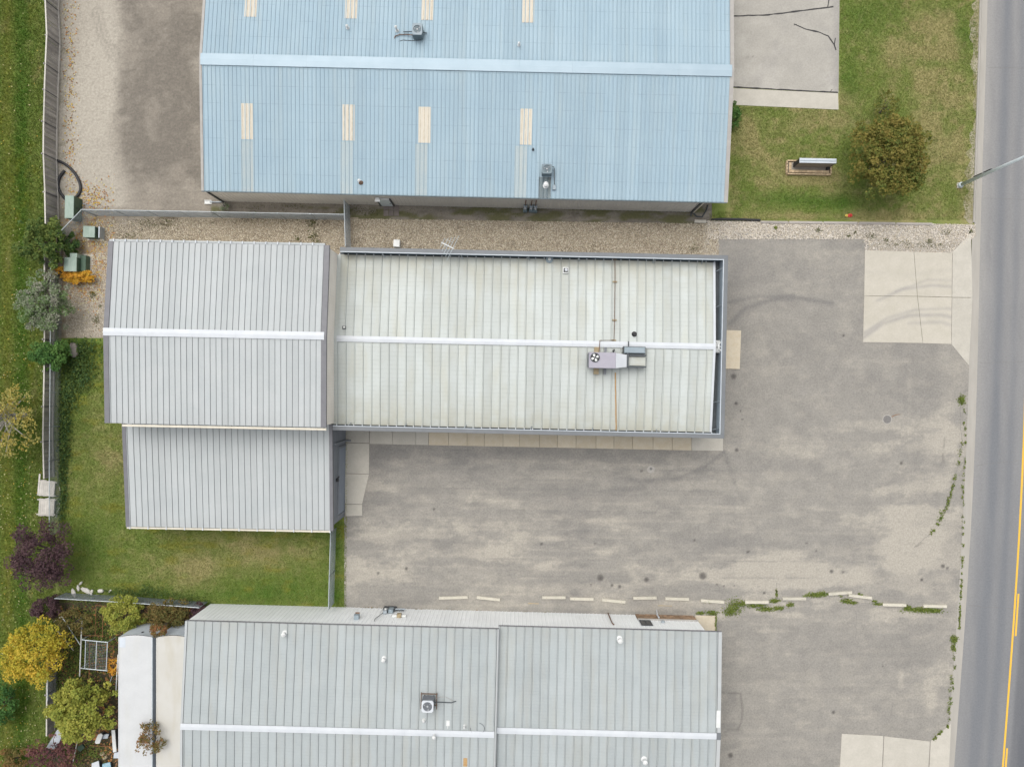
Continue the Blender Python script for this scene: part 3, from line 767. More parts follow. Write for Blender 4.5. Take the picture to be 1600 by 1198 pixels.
# pebbles
def stones(name, px, py, rmin, rmax, z, label, light):
    n = len(px)
    X = (px - 800) * .05; Y = (599 - py) * .05
    r = RNG.uniform(rmin, rmax, n)
    a = RNG.uniform(0, math.pi, n)
    base = np.array([(1, 0, 0), (0, 1, 0), (-1, 0, 0), (0, -1, 0), (0, 0, 1), (0, 0, -.3)], float)
    v = base[None] * RNG.uniform(.7, 1.3, (n, 6, 1)) * r[:, None, None]
    v[:, :, 0] *= RNG.uniform(.8, 1.5, (n, 1)); v[:, :, 2] *= .75
    c, s = np.cos(a)[:, None], np.sin(a)[:, None]
    vx = v[:, :, 0] * c - v[:, :, 1] * s; vy = v[:, :, 0] * s + v[:, :, 1] * c
    V = np.stack([vx + X[:, None], vy + Y[:, None], v[:, :, 2] + z], -1)
    f = np.array([(0, 1, 4), (1, 2, 4), (2, 3, 4), (3, 0, 4), (1, 0, 5), (2, 1, 5), (3, 2, 5), (0, 3, 5)])
    Fc = (np.arange(n)[:, None, None] * 6 + f[None]).reshape(-1, 3)
    t = RNG.random((n, 3))
    p = np.stack([ss(.45, .9, t[:, 0]), ss(.62, .9, t[:, 1]) * (.85 - .45 * light), np.clip(light * t[:, 2] * 1.1, 0, 1)], -1)
    me = np_mesh(name, V.reshape(-1, 3), Fc, M['stones'], np.repeat(p, 6, 0))
    return tag(link(name, me), label, 'gravel', kind='stuff')
x, y = scatter_pts([[(150, 340), (560, 341), (560, 392), (150, 386)], [(560, 342), (1123, 350), (1123, 402), (560, 392)]], 42000)
k = (y > 341 + 3 * fbm(x, y, 12, 12, 101)) & (RNG.random(len(x)) > .75 * ss(.45, .6, fbm(x, y, 30, 12, 103)) * (x < 300))
stones('gravel', x[k], y[k], .028, .058, .022, 'tan river gravel strip behind the white roofed building', np.zeros(k.sum()))
x, y = scatter_pts([[(100, 395), (176, 395), (172, 526), (104, 526)]], 7500)
stones('pale_gravel', x, y, .025, .055, .022, 'pale gravel between the shrubs and the tall grey building', np.full(len(x), .55))
x, y = scatter_pts(GRAVEL[3:], 13000)
k = (x < edge_x(y) - 8)
k &= RNG.random(len(x)) > .6 * ss(374, 386, y)
stones('driveway_gravel', x[k], y[k], .03, .07, .022, 'whitish crushed rock strip along the front lawn edge', np.full(k.sum(), .9))

# fallen leaves and litter
def leafbits(name, px, py, size, z, mats, label, cat, parent=None):
    n = len(px)
    X = (px - 800) * .05; Y = (599 - py) * .05
    a = RNG.uniform(0, 2 * math.pi, n); s = size * RNG.uniform(.6, 1.4, n)
    c, d = np.cos(a) * s, np.sin(a) * s
    zz = z + RNG.uniform(0, .05, (n, 4))
    V = np.stack([np.stack([X - c, X + d * .7, X + c, X - d * .7], 1), np.stack([Y - d, Y - c * .7, Y + d, Y + c * .7], 1), zz], -1)
    me = np_mesh(name, V.reshape(-1, 3), np.arange(4 * n).reshape(-1, 4), mats, mi=RNG.integers(0, len(mats), n))
    return tag(link(name, me), label, cat, kind='stuff')
M['leaf_orange'] = mat('leaf_orange', (.42, .20, .05), (.34, .15, .05), 9, .8)
M['leaf_yellow'] = mat('leaf_yellow', (.48, .33, .05), (.40, .26, .04), 9, .8)
M['leaf_brown'] = mat('leaf_brown', (.19, .10, .05), (.25, .14, .07), 9, .8)
M['leaf_pale'] = mat('leaf_pale', (.50, .44, .24), (.42, .38, .20), 9, .8)
n = 900
lx = np.concatenate([RNG.normal(110, 7, 420), RNG.normal(145, 20, 330), RNG.normal(140, 18, 900), RNG.normal(140, 25, 500)])
ly = np.concatenate([RNG.uniform(0, 330, 420), RNG.normal(310, 14, 330), RNG.normal(425, 30, 900), RNG.normal(362, 18, 500)])
k = (lx > 92) & (lx < 180)
leafbits('fallen_leaves', lx[k], ly[k], .06, .025, [M['leaf_orange'], M['leaf_brown'], M['leaf_yellow'], M['leaf_pale']], 'orange and brown fallen leaves scattered beside the green utility boxes', 'leaves')
lx, ly = RNG.uniform(0, 66, 1500), RNG.uniform(0, 1198, 1500)
k = RNG.random(1500) < .12 + .55 * ss(400, 600, ly)
leafbits('yellow_leaves', lx[k], ly[k], .042, .12, [M['leaf_yellow'], M['leaf_pale'], M['leaf_pale']], 'yellow leaves sprinkled over the uncut meadow grass', 'leaves')
lx, ly = RNG.uniform(95, 300, 3800), RNG.uniform(945, 1198, 3800)
leafbits('leaf_litter', lx, ly, .09, .03, [M['leaf_brown'], M['leaf_brown'], M['leaf_orange'], M['humus']], 'dead brown leaf litter under the overgrown trees beside the trailers', 'leaves')

# ================================================================== BUILDINGS
def ribbed_mesh(name, w, L, ribs, rw, rh, mats, x_first=0.0, flank=True):
    """sheet-metal panel lying in x-y, ribs along y; rib flanks take the darker seam material: seam dirt plus painted crease shade"""
    b = MB()
    xs = [(0.0, 0.0)]
    sp = w / ribs
    prof, mi = [(0.0, 0.0)], []
    for i in range(ribs):
        x0 = x_first + i * sp
        if x0 > prof[-1][0] + 1e-6:
            prof.append((x0, 0.0)); mi.append(0)
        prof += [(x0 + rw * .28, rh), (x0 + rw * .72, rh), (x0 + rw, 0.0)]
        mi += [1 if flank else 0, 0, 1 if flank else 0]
    prof.append((w, 0.0)); mi.append(0)
    for (a, c), m in zip(zip(prof[:-1], prof[1:]), mi):
        b.quad((a[0], 0, a[1]), (c[0], 0, c[1]), (c[0], L, c[1]), (a[0], L, a[1]), m)
    return b.mesh(name, mats)

def roof_panels(roof, me, w, x0, x1, ye, yr, he, hr, side, lift=.03, name='roof_panel'):
    """lay shared panels from eave (ye) to ridge (yr); side +1 means eave south of the ridge"""
    sl = math.atan2(hr - he, abs(yr - ye))
    n = int(round((x1 - x0) / w))
    for i in range(n):
        j = random.uniform(-.0015, .0015)
        if side > 0: link(name, me, roof, (x0 + i * w, ye, he + lift + j), (sl, 0, 0))
        else: link(name, me, roof, (x0 + (i + 1) * w, ye, he + lift + j), (sl, 0, math.pi))

def gable_shell(b, x0, x1, y0, ym, y1, h0, hr, h1, z0=0.0, mi=0):
    """closed gable volume (walls + slopes)"""
    vs = [(x0, y0, z0), (x1, y0, z0), (x1, y1, z0), (x0, y1, z0), (x0, y0, h0), (x1, y0, h0), (x1, y1, h1), (x0, y1, h1), (x0, ym, hr), (x1, ym, hr)]
    fs = [(0, 1, 5, 4), (2, 3, 7, 6), (1, 2, 6, 9, 5), (3, 0, 4, 8, 7)]
    b.add(vs, fs, mi)

def roof_deck(b, x0, x1, y0, ym, y1, h0, hr, h1, t=.09):
    vs = []
    for z in (0, -t):
        vs += [(x0, y0, h0 + z), (x1, y0, h0 + z), (x1, ym, hr + z), (x0, ym, hr + z), (x1, y1, h1 + z), (x0, y1, h1 + z)]
    fs = [(0, 1, 2, 3), (3, 2, 4, 5), (7, 6, 9, 8), (8, 9, 11, 10), (0, 6, 7, 1), (5, 4, 10, 11), (0, 3, 9, 6), (3, 5, 11, 9), (1, 7, 8, 2), (2, 8, 10, 4)]
    b.add(vs, fs)

def ridge_cap(roof, x0, x1, ym, hr, half, drop, m, name='ridge_cap', t=.05, pieces=6):
    L = (x1 - x0) / pieces
    b = MB()
    for s in (-1, 1):
        b.quad((0, s * half, -drop), (L - .006, s * half, -drop), (L - .006, 0, 0), (0, 0, 0))
        b.quad((0, s * half, -drop), (L - .006, s * half, -drop), (L - .006, s * half, -drop - t), (0, s * half, -drop - t))
    for xe in (0, L - .006):
        b.add([(xe, -half, -drop), (xe, 0, 0), (xe, half, -drop), (xe, half, -drop - t), (xe, -half, -drop - t)], [(0, 1, 2, 3, 4)])
    me = b.mesh(name, m)
    for i in range(pieces):
        link(name, me, roof, (x0 + i * L, ym, hr + .125 + random.uniform(0, .004)))

def wall_panels(wall, me, n, w, x0, y, z, rot, name='wall_panel'):
    for i in range(n):
        link(name, me, wall, (x0 + i * w * math.cos(rot[2]), y + i * w * math.sin(rot[2]), z), rot)

def pipe_vent(parent, x, y, h, r=.07, hh=.45, m='white_paint', cap=True, flash=True):
    b = MB()
    prof = [(r, -.05), (r, hh)]
    if cap: prof = [(r, -.05), (r, hh - .08), (r * 1.45, hh - .06), (r * 1.45, hh + .02), (r * .5, hh + .09)]
    if flash: b.lathe([(r * 2.0, -.04), (r * 1.9, .04), (r, .09)], x, y, 10)
    b.lathe(prof, x, y, 10)
    return b.build('vent_pipe', M[m], parent, (0, 0, h))

# ---------------- blue-roofed warehouse (top of the view)
angA = -math.atan(.0222)
FA = Frame(-22.55, 14.20, angA)
LA, YR, HE, HR = 38.15, 9.25, 3.25, 4.10
A = thing('warehouse', 'long warehouse with a pale blue ribbed metal roof and cream skylight strips', 'warehouse', (FA.o[0], FA.o[1], 0), angA)
b = MB(); gable_shell(b, .0, LA - 1.5, 0, YR, 2 * YR, HE - .02, HR - .12, HE - .02)
wallA = b.build('wall', M['beige_wall'], A)
wp = ribbed_mesh('wall_panel', .915, HE - .1, 3, .07, .018, [M['beige_wall'], M['beige_wall']])
wall_panels(wallA, wp, 40, .915, .01, -.012, .04, (math.pi / 2, 0, 0))
b = MB(); roof_deck(b, -.10, LA, -.03, YR, 2 * YR + .03, HE, HR, HE)
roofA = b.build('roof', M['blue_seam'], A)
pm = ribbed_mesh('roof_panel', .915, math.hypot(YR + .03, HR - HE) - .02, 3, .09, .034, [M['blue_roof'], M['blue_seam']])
wA = (LA - .02) / 42
roof_panels(roofA, pm, (LA + .08) / 42, -.09, LA - .01, -.03, YR, HE, HR, 1)
roof_panels(roofA, pm, (LA + .08) / 42, -.09, LA - .01, 2 * YR + .03, YR, HE, HR, -1)
ridge_cap(roofA, -.18, LA + .12, YR, HR, .42, .045, M['blue_cap'], pieces=10)
def hA(x, y): return HE + (HR - HE) * (1 - abs(y - YR) / YR) + .04
sk = ribbed_mesh('skylight', .88, 2.55, 3, .075, .036, [M['skylight'], M['skylight_rib']], .08)
slA = math.atan2(HR - HE, YR)
for cx, y0, y1 in ((386, 165, 218), (544.5, 167, 220), (663, 169, 223.5), (821, 172, 226.5), (391, -24, 27), (548, -22, 29.5), (667, -20, 32), (825, -16, 36)):
    x, yy, h = FA.on(cx, y1, hA)
    if y1 > 100: link('skylight', sk, roofA, (x - .44, yy, h + .012), (slA, 0, 0))
    else: link('skylight', sk, roofA, (x + .44, yy + 2.55, hA(x, yy + 2.55) + .012), (slA, 0, math.pi))
for cx, y1 in ((386, 218), (544.5, 220), (663, 223.5), (821, 226.5)):      # bleached lower sheets below the skylights
    x, yy, h = FA.on(cx, y1, hA)
    fm = ribbed_mesh('lower_sheet', .915, yy - .04, 3, .09, .034, [M['blue_faded'], M['blue_seam']])
    k_ = round((x - .46 + .09) / ((LA + .08) / 42))
    link('lower_sheet', fm, roofA, (-.09 + k_ * (LA + .08) / 42, -.03, HE + .036), (slA, 0, 0))
for cx, y1 in ((856, 275), (845, 275)):
    x, yy, h = FA.on(cx, y1, hA)
    fm = ribbed_mesh('lower_sheet', .915, yy - .04, 3, .09, .034, [M['blue_faded'], M['blue_seam']])
    k_ = round((x - .46 + .09) / ((LA + .08) / 42))
    link('lower_sheet', fm, roofA, (-.09 + k_ * (LA + .08) / 42, -.03, HE + .037), (slA, 0, 0))
# rake and eave trims
for xx in (-.30, LA):
    for s in (1, -1):
        b = MB()
        y0 = -.05 if s > 0 else 2 * YR + .05
        w = .19 if xx < 0 else .28
        z0, z1 = HE, HR
        b.add([(0, y0, z0 + .05), (w, y0, z0 + .05), (w, YR, z1 + .05), (0, YR, z1 + .05), (0, y0, z0 - .2), (w, y0, z0 - .2), (w, YR, z1 - .2), (0, YR, z1 - .2)],
              [(0, 1, 2, 3), (0, 4, 5, 1), (0, 3, 7, 4), (1, 5, 6, 2)] if s > 0 else [(3, 2, 1, 0), (1, 5, 4, 0), (4, 7, 3, 0), (2, 6, 5, 1)])
        b.build('rake_trim', M['pale_trim'], roofA, (xx, 0, 0))
b = MB().box(-.28, LA + .2, -.085, -.035, HE - .12, HE + .02)
b.build('eave_trim', M['unit_teal'], roofA)
# corner downspout, door, meters on the south wall
def down(parent, x, y, htop, m, dx=.0):
    b = MB().box(x - .05, x + .05, y - .10, y, .12, htop)
    b.tube([(x, y - .05, .14), (x + dx, y - .35, .06)], .05, 4)
    return b.build('downspout', M[m], parent)
down(A, .07, -.03, HE - .1, 'dark_metal')
down(A, LA - 1.62, -.03, HE - .1, 'dark_metal', .0)
b = MB().box(LA - 1.50, LA - 1.40, -.10, -.01, .1, HE - .1); b.build('corner_post', M['cream_trim'], A)
xd, _ = FA.loc(606, 318.5, 0)
d = MB().box(xd - .45, xd + .45, -.09, -.035, .06, 2.05).build('door', M['door_pale'], A)
MB().box(xd - .56, xd - .455, -.12, -.03, .05, 2.16).box(xd + .455, xd + .56, -.12, -.03, .05, 2.16).build('frame', M['dark_metal'], d)
MB().box(xd - .455, xd + .455, -.12, -.03, 2.06, 2.16).build('lintel', M['white_paint'], d)
MB().lathe([(.03, 0), (.03, .05)], 0, 0, 8).build('handle', M['dark_metal'], d, (xd + .36, -.11, 1.0), (math.pi / 2, 0, 0))
MB().add([(-.14, 0, .05), (.14, 0, .05), (.2, -.28, -.03), (-.2, -.28, -.03), (-.14, 0, -.05), (.14, 0, -.05)], [(0, 1, 2, 3), (0, 3, 4), (1, 5, 2), (4, 3, 2, 5)]).build('wall_lamp', M['white_paint'], A, (xd - .35, -.06, 2.45))
for i, px_ in enumerate((820.5, 829.5, 836)):
    x, _ = FA.loc(px_, 328, .2)
    mt = thing('electric_meter', ['grey electric meter with bent conduit on the warehouse wall, westmost of three', 'grey electric meter on the warehouse wall, middle of three', 'grey electric meter on the warehouse wall, eastmost of three'][i], 'meter', FA.world(x, -.02, 0), angA, 'electric meters on the warehouse wall')
    MB().box(-.13, .13, -.22, -.01, .75, 1.35, bev=.03).build('meter_box', M['unit_grey'], mt)
    MB().lathe([(.09, 0), (.09, .10), (.05, .13)], 0, 0, 12).build('dial', M['blade'], mt, (0, -.22, 1.12), (math.pi / 2, 0, 0))
    MB().tube([(0, -.11, 1.35), (0, -.11, 2.5), (.02, -.08, 2.75)], .04, 6).build('conduit', M['pipe_brown'], mt)
    MB().tube([(0, -.11, .75), (0, -.11, -.02)], .05, 6).box(-.16, .16, -.34, -.02, .0, .42, bev=.03).build('lower_box', M['unit_teal'], mt)
# roof vents
for px_, py_, r, hh, m_ in ((542, 41, .07, .35, 'white_paint'), (811, 68, .06, .35, 'white_paint'), (561, 282, .07, .35, 'white_paint'), (833, 233, .05, .2, 'dark_metal'), (853, 288, .12, .45, 'white_paint'), (563.5, 285, .09, .12, 'pipe_brown')):
    x, yy, h = FA.on(px_, py_, lambda a, c: hA(a, c) + hh * .8)
    pipe_vent(A, x, yy, hA(x, yy) - .02, r, hh, m_)

def fan_unit(name, label, loc, rz, w, d, h, mat_case, mat_top, group, legs=.12, grey_guard=False, sleepers=None):
    """condenser: louvred case, fan ring, hub and blades under a wire guard, feet"""
    t = thing(name, label, 'air conditioner', loc, rz, group)
    b = MB()
    for sx in (-1, 1):
        for sy in (-1, 1): b.box(sx * w * .4 - .04, sx * w * .4 + .04, sy * d * .4 - .04, sy * d * .4 + .04, -.1, legs + .01)
    b.build('feet', M['dark_metal'], t)
    b = MB()
    n = 9
    for i in range(n):                                   # louvres as real steps
        z0 = legs + (h - legs) * i / n; z1 = legs + (h - legs) * (i + .62) / n
        b.box(-w / 2, w / 2, -d / 2, d / 2, z0, z1)
        b.box(-w / 2 + .025, w / 2 - .025, -d / 2 + .025, d / 2 - .025, z1, legs + (h - legs) * (i + 1) / n)
    c = b.build('case', M[mat_case], t); c['kind'] = 'stuff'
    r = min(w, d) * .40
    seg = 20
    vs, fs = [], []
    W2, D2 = w / 2 + .012, d / 2 + .012
    for k in range(seg):                                 # lid with a round opening
        q = 2 * math.pi * k / seg
        cq, sq = math.cos(q), math.sin(q)
        m_ = min(W2 / max(abs(cq), 1e-6), D2 / max(abs(sq), 1e-6))
        vs += [(m_ * cq, m_ * sq, h), (m_ * cq, m_ * sq, h + .05), (r * cq, r * sq, h + .05), (r * cq, r * sq, h - .06)]
    for k in range(seg):
        l = (k + 1) % seg
        for i in range(3): fs.append((4 * k + i, 4 * l + i, 4 * l + i + 1, 4 * k + i + 1))
    MB().add(vs, fs).build('lid', M[mat_top], t)
    MB().lathe([(r * 1.02, -.06), (r * 1.02, -.05)], 0, 0, 20).build('fan_well', M['black'], t, (0, 0, h))
    f = MB().lathe([(r * .22, -.05), (r * .22, .035), (r * .1, .045)], 0, 0, 10)
    fan = f.build('fan', M['blade'], t, (0, 0, h))
    for k in range(3):
        q = 2 * math.pi * k / 3 + .5
        pts = []
        for (rr, dq) in ((.2, -.25), (.92, -.42), (.95, .42), (.2, .3)):
            pts.append((r * rr * math.cos(q + dq), r * rr * math.sin(q + dq), .02 if dq > 0 else -.02))
        MB().quad(*pts).build('fan_blade', M['blade'], fan)
    b = MB()
    for rr in (.35, .62, .9):
        b.tube([(r * rr * math.cos(2 * math.pi * k / 16), r * rr * math.sin(2 * math.pi * k / 16), .055) for k in range(17)], .006, 3, cap=False)
    g_ = b.build('guard', M['dark_metal'], t, (0, 0, h)); g_['kind'] = 'stuff'
    return t

def hpipe(parent, pts, r, m, name='pipe'):
    return MB().tube(pts, r, 6).build(name, M[m], parent)

x, yy, h = FA.on(652, 46, lambda a, c: hA(a, c) + .8)
t = fan_unit('condenser', 'teal grey rooftop condenser with pipes running to a white vent, near the skylights', FA.world(x, yy, hA(x, yy)), angA, .70, .80, .80, 'unit_teal', 'unit_grey', 'condensers on the blue roof', .1)
hpipe(t, [(-.35, .1, .25), (-.9, .14, .10), (-1.1, .15, .09)], .03, 'dark_metal')
hpipe(t, [(-.32, -.2, .3), (-.8, -.06, .12), (-1.35, -.08, .12), (-1.7, -.2, .1), (-1.75, -.35, .05)], .035, 'pipe_brown')
hpipe(t, [(.2, -.42, .06), (-.5, -.48, .06), (-1.1, -.45, .06), (-1.45, -.55, .05)], .02, 'dark_metal')
hpipe(t, [(.35, .05, .2), (.6, .08, .08)], .035, 'dark_metal')
x2, y2, h2 = FA.on(619, 44, lambda a, c: hA(a, c) + .4)
pipe_vent(A, x2, y2, hA(x2, y2) - .02, .07, .6)
x, yy, h = FA.on(854.5, 264, lambda a, c: hA(a, c) + .7)
t = fan_unit('condenser', 'dark teal rooftop condenser above a white vent near the blue roof eave', FA.world(x, yy, hA(x, yy)), angA, .72, .68, .70, 'unit_teal', 'unit_teal', 'condensers on the blue roof', .1)
hpipe(t, [(.33, .28, .3), (.52, .28, .3), (.56, .2, .1), (.60, -.95, -.02)], .03, 'dark_metal')
MB().box(.47, .73, -1.32, -.95, -.14, .06, bev=.03).build('disconnect_box', M['unit_grey'], t)

# ---------------- white-roofed building with parapets (centre)
angE = -math.atan(.0212)
FE = Frame(-12.70, -3.27, angE)
LE, DE, HP, HEE, HRE = 27.72, 12.90, 5.20, 4.32, 4.88
E = thing('workshop', 'low building with a weathered white standing seam roof inside grey parapets', 'building', (FE.o[0], FE.o[1], 0), angE)
MB().box(.0, LE - .03, .03, DE - .03, 0, 4.10).build('wall', M['grey_siding'], E)
MB().box(.0, LE - .1, .1, DE - .1, 4.104, 4.13).build('gutter_floor', M['dark_metal'], E)
YM = DE / 2 + .02
xr0, xr1 = .06, LE - .66
b = MB(); roof_deck(b, xr0, xr1, .40, YM, DE - .40, HEE, HRE, HEE)
roofE = b.build('roof', M['white_seam'], E)
nE = 44
wE = (xr1 - xr0) / nE
pm = ribbed_mesh('roof_panel', wE, math.hypot(YM - .34, HRE - HEE), 1, .105, .06, [M['white_roof'], M['white_seam']])
roof_panels(roofE, pm, wE, xr0, xr1, .34, YM, HEE, HRE, 1)
roof_panels(roofE, pm, wE, xr0, xr1, DE - .34, YM, HEE, HRE, -1)
ridge_cap(roofE, xr0 + .02, xr1 - .12, YM, HRE + .01, .21, .03, M['white_cap'], pieces=8)
for s, y0 in ((1, .34), (-1, DE - .34)):
    b = MB(); b.add([(0, y0, HEE + .12), (.17, y0, HEE + .12), (.17, YM, HRE + .12), (0, YM, HRE + .12), (.17, y0, HEE - .1), (.17, YM, HRE - .1)], [(0, 1, 2, 3), (1, 4, 5, 2)] if s > 0 else [(3, 2, 1, 0), (2, 5, 4, 1)])
    b.build('rake_trim', M['white_cap'], roofE, (xr1 - .16, 0, 0))
TH = .24
for s, y0 in ((1, .36), (-1, DE - .36)):
    b = MB(); b.add([(-.25, y0, HEE + .10), (.14, y0, HEE + .10), (.14, YM, HRE + .10), (-.25, YM, HRE + .10)], [(0, 1, 2, 3) if s > 0 else (3, 2, 1, 0)])
    b.build('wall_flashing', M['white_roof'], roofE)
def parapet(x0, x1, y0, y1, inner, name='parapet'):
    o = MB().box(x0, x1, y0, y1, 3.4, HP - .06).build(name, M['grey_siding'], E)
    if inner is not None:
        m_, (a0, a1, c0, c1) = inner
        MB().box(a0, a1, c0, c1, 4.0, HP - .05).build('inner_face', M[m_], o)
    return o
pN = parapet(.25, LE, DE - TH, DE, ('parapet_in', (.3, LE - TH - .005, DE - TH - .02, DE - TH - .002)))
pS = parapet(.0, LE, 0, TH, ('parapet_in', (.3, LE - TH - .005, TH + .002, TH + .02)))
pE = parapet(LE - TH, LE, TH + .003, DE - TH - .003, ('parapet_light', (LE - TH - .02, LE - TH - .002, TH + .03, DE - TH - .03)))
for (o, x0, x1, y0, y1) in ((pN, .22, LE + .03, DE - TH - .01, DE + .04), (pS, -.02, LE + .03, -.04, TH + .01), (pE, LE - TH - .01, LE + .04, TH + .012, DE - TH - .012)):
    MB().box(x0, x1, y0, y1, HP - .055, HP, bev=.012).build('coping', M['coping'], o)
MB().box(.25, LE - TH - .012, DE - TH - .075, DE - TH - .012, HP - .05, HP + .012).build('coping_lip', M['coping_lip'], pN)
MB().box(.0, LE - TH - .012, TH + .012, TH + .065, HP - .05, HP + .012).build('coping_lip', M['coping_lip'], pS)
MB().box(LE - TH - .075, LE - TH - .012, TH + .07, DE - TH - .08, HP - .05, HP + .012).build('coping_lip', M['coping_lip'], pE)
def brace(parent, a, c):
    MB().tube([a, c], .035, 4).build('brace', M['zinc'], parent)
for y in (.55, 2.5, 9.35, 11.95):
    brace(pE, (LE - TH - .03, y + .12, HP - .1), (LE - TH - .36, y - .05, 4.2))
for x in (3.2, 8.8, 13.6, 17.2, 22.5, 26.0):
    brace(pN, (x, DE - TH - .03, HP - .1), (x + .1, DE - TH - .26, 4.30))
for x in (1.0, 5.0, 9.3, 14.0, 18.4, 23.0):
    brace(pS, (x, TH + .03, HP - .1), (x + .1, TH + .26, 4.30))
# seam ends sticking out over the gutters
b = MB()
for i in range(nE + 1):
    x = xr0 + i * wE
    b.box(x - .02, x + .04, .22, .36, HEE + .03, HEE + .10); b.box(x - .06, x, DE - .36, DE - .26, HEE + .03, HEE + .10)
o = b.build('seam_ends', M['white_cap'], roofE); o['kind'] = 'stuff'
x, y = FE.loc(1124, 541, 5.0)
b = MB()
for s in (-1, 1):
    b.tube([(x - .16, y + s * .42, 4.75), (x - .02, y + s * .12, 5.02), (x + .10, y + s * .34, 5.1)], .035, 5)
b.tube([(x - .05, y - .15, 4.98), (x - .05, y + .15, 4.98)], .04, 5); b.tube([(x - .14, y - .05, 4.7), (x - .02, y + .02, 5.0), (x + .12, y - .06, 5.12)], .035, 5)
b.box(x - .2, x + .14, y - .44, y + .44, 4.62, 4.66)
b.build('sign_bracket', M['white_paint'], pE)
def hE(x, y): return HEE + (HRE - HEE) * (1 - abs(y - YM) / (YM - .34)) + .04
# vents
x, y, _ = FE.on(884, 422, lambda a, c: hE(a, c) + .2)
v_ = MB().box(-.20, .20, -.21, .21, -.1, .16).build('vent_box', M['white_paint'], E, (x, y, hE(x, y)))
MB().box(-.15, .15, -.15, .15, .162, .172).build('vent_opening', M['black'], v_)
MB().lathe([(.11, .17), (.11, .24), (.05, .28)], .03, .02, 10).build('vent_pipe', M['white_cap'], v_)
x, y, _ = FE.on(858.5, 405, lambda a, c: hE(a, c) + .15)
v_ = MB().lathe([(.26, -.08), (.26, .10), (.20, .14), (.12, .10)], 0, 0, 16).build('round_vent', M['unit_grey'], E, (x, y, hE(x, y)))
MB().lathe([(.11, .08), (.11, .2)], 0, 0, 12).build('vent_stack', M['white_paint'], v_)
x, y, _ = FE.on(538, 512, hE)
v_ = MB().box(-.12, .12, -.12, .12, -.1, .12).build('vent_box', M['dark_metal'], E, (x, y, hE(x, y)))
MB().box(-.05, .09, -.03, .09, .122, .14).build('vent_cap', M['white_paint'], v_)
x, y, _ = FE.on(991, 522, hE); pipe_vent(E, x, y, hE(x, y), .10, .35, 'black', cap=False)
# gas line over the roof to the rooftop unit
pts = []
for q in ((960.8, 404), (961, 440), (960.3, 500), (959.3, 531.5)):
    a, c, h = FE.on(q[0], q[1], lambda a, c: hE(a, c) + .12); pts.append((a, c, h))
gl = thing('gas_line', 'thin rusty brown pipe crossing the white roof to the rooftop unit', 'pipe', (FE.o[0], FE.o[1], 0), angE)
a, c, h = FE.on(937, 532, lambda a, c: hE(a, c) + .12)
a2, c2, h2 = FE.on(936, 549, lambda a, c: hE(a, c) + .12)
MB().tube(pts + [(a, c, h + .08), (a2, c2, h + .08)], .028, 6).build('pipe', M['pipe_brown'], gl)
for q in pts[:-1] + [pts[-1]]:
    MB().box(q[0] - .16, q[0] + .16, q[1] - .05, q[1] + .05, q[2] - .17, q[2] - .02).build('pipe_support', M['wood_tan'], gl)
MB().box(pts[0][0] - .25, pts[0][0] + .12, pts[0][1] + .02, pts[0][1] + .35, pts[0][2] - .05, pts[0][2] + .03).build('pipe_entry', M['rust'], gl)

# rooftop unit
def q(px_, py_, hh):
    return FE.loc(px_, py_, hh)
zb = 4.86
ux0, uy1 = q(921, 550, 6.05); ux1, uy0 = q(962, 575.5, 6.05)
R = thing('rooftop_unit', 'lavender grey rooftop heating unit with fan, white transition duct and open duct hood', 'air conditioner', FE.world(ux0, uy0, zb), angE)
W, D = ux1 - ux0, uy1 - uy0
MB().box(0, W, 0, D, .22, 1.16, bev=.02).build('case', M['lavender'], R)
MB().box(-.05, 0, .1, D - .1, .3, 1.0).build('side_louver', M['louver'], R)
fx, fy = .40, D * .66
MB().lathe([(.33, 1.15), (.33, 1.21), (.30, 1.21), (.30, 1.165)], fx, fy, 24).build('fan_ring', M['dark_metal'], R)
fb = MB().lathe([(.30, 1.166), (.30, 1.172)], fx, fy, 24).build('fan_well', M['black'], R)
for k in range(4):
    qq = 2 * math.pi * k / 4 + .4
    pts2 = [(fx + .28 * rr * math.cos(qq + dq), fy + .28 * rr * math.sin(qq + dq), 1.19 + (.012 if dq > 0 else -.008)) for rr, dq in ((.25, -.3), (.75, -.5), (.98, -.15), (.95, .3), (.6, .45), (.25, .35))]
    MB().add(pts2, [tuple(range(6))]).build('fan_blade', M['white_paint'], R)
MB().lathe([(.05, 1.17), (.05, 1.21)], fx, fy, 10).build('fan_hub', M['dark_metal'], R)
tx1 = q(979, 563, 5.75)[0] - ux0
b = MB(); b.add([(W + .003, .02, .25), (W + .003, D - .02, .25), (tx1, D - .12, .25), (tx1, .12, .25), (W + .003, .02, 1.15), (W + .003, D - .02, 1.15), (tx1, D - .12, .95), (tx1, .12, .95)], [(4, 7, 6, 5), (0, 3, 7, 4), (1, 5, 6, 2), (2, 6, 7, 3), (0, 4, 5, 1)])
b.build('transition_duct', M['duct_white'], R)
dx0 = tx1 + .01; dx1 = q(1009, 563, 5.6)[0] - ux0
MB().box(dx0 + .14, dx1, .24, D - .24, .05, .60).build('duct', M['white_roof'], R)
MB().box(dx0, dx0 + .14, .14, D - .05, .1, .92).build('duct_flange', M['dark_metal'], R)
MB().box(dx0 + .145, dx1 + .04, .10, .20, .1, .80).build('duct_side', M['dark_metal'], R)
MB().box(dx0 + .145, dx1 + .04, D - .20, D - .08, .1, .80).build('duct_side', M['dark_metal'], R)
bx0, by1 = q(979, 542, 5.5); bx1, by0 = q(1008, 553, 5.5)
MB().box(bx0 - ux0 - .15, bx1 - ux0, by0 - uy0 + .03, by1 - uy0, .03, .70, bev=.05).build('filter_box', M['unit_grey'], R)
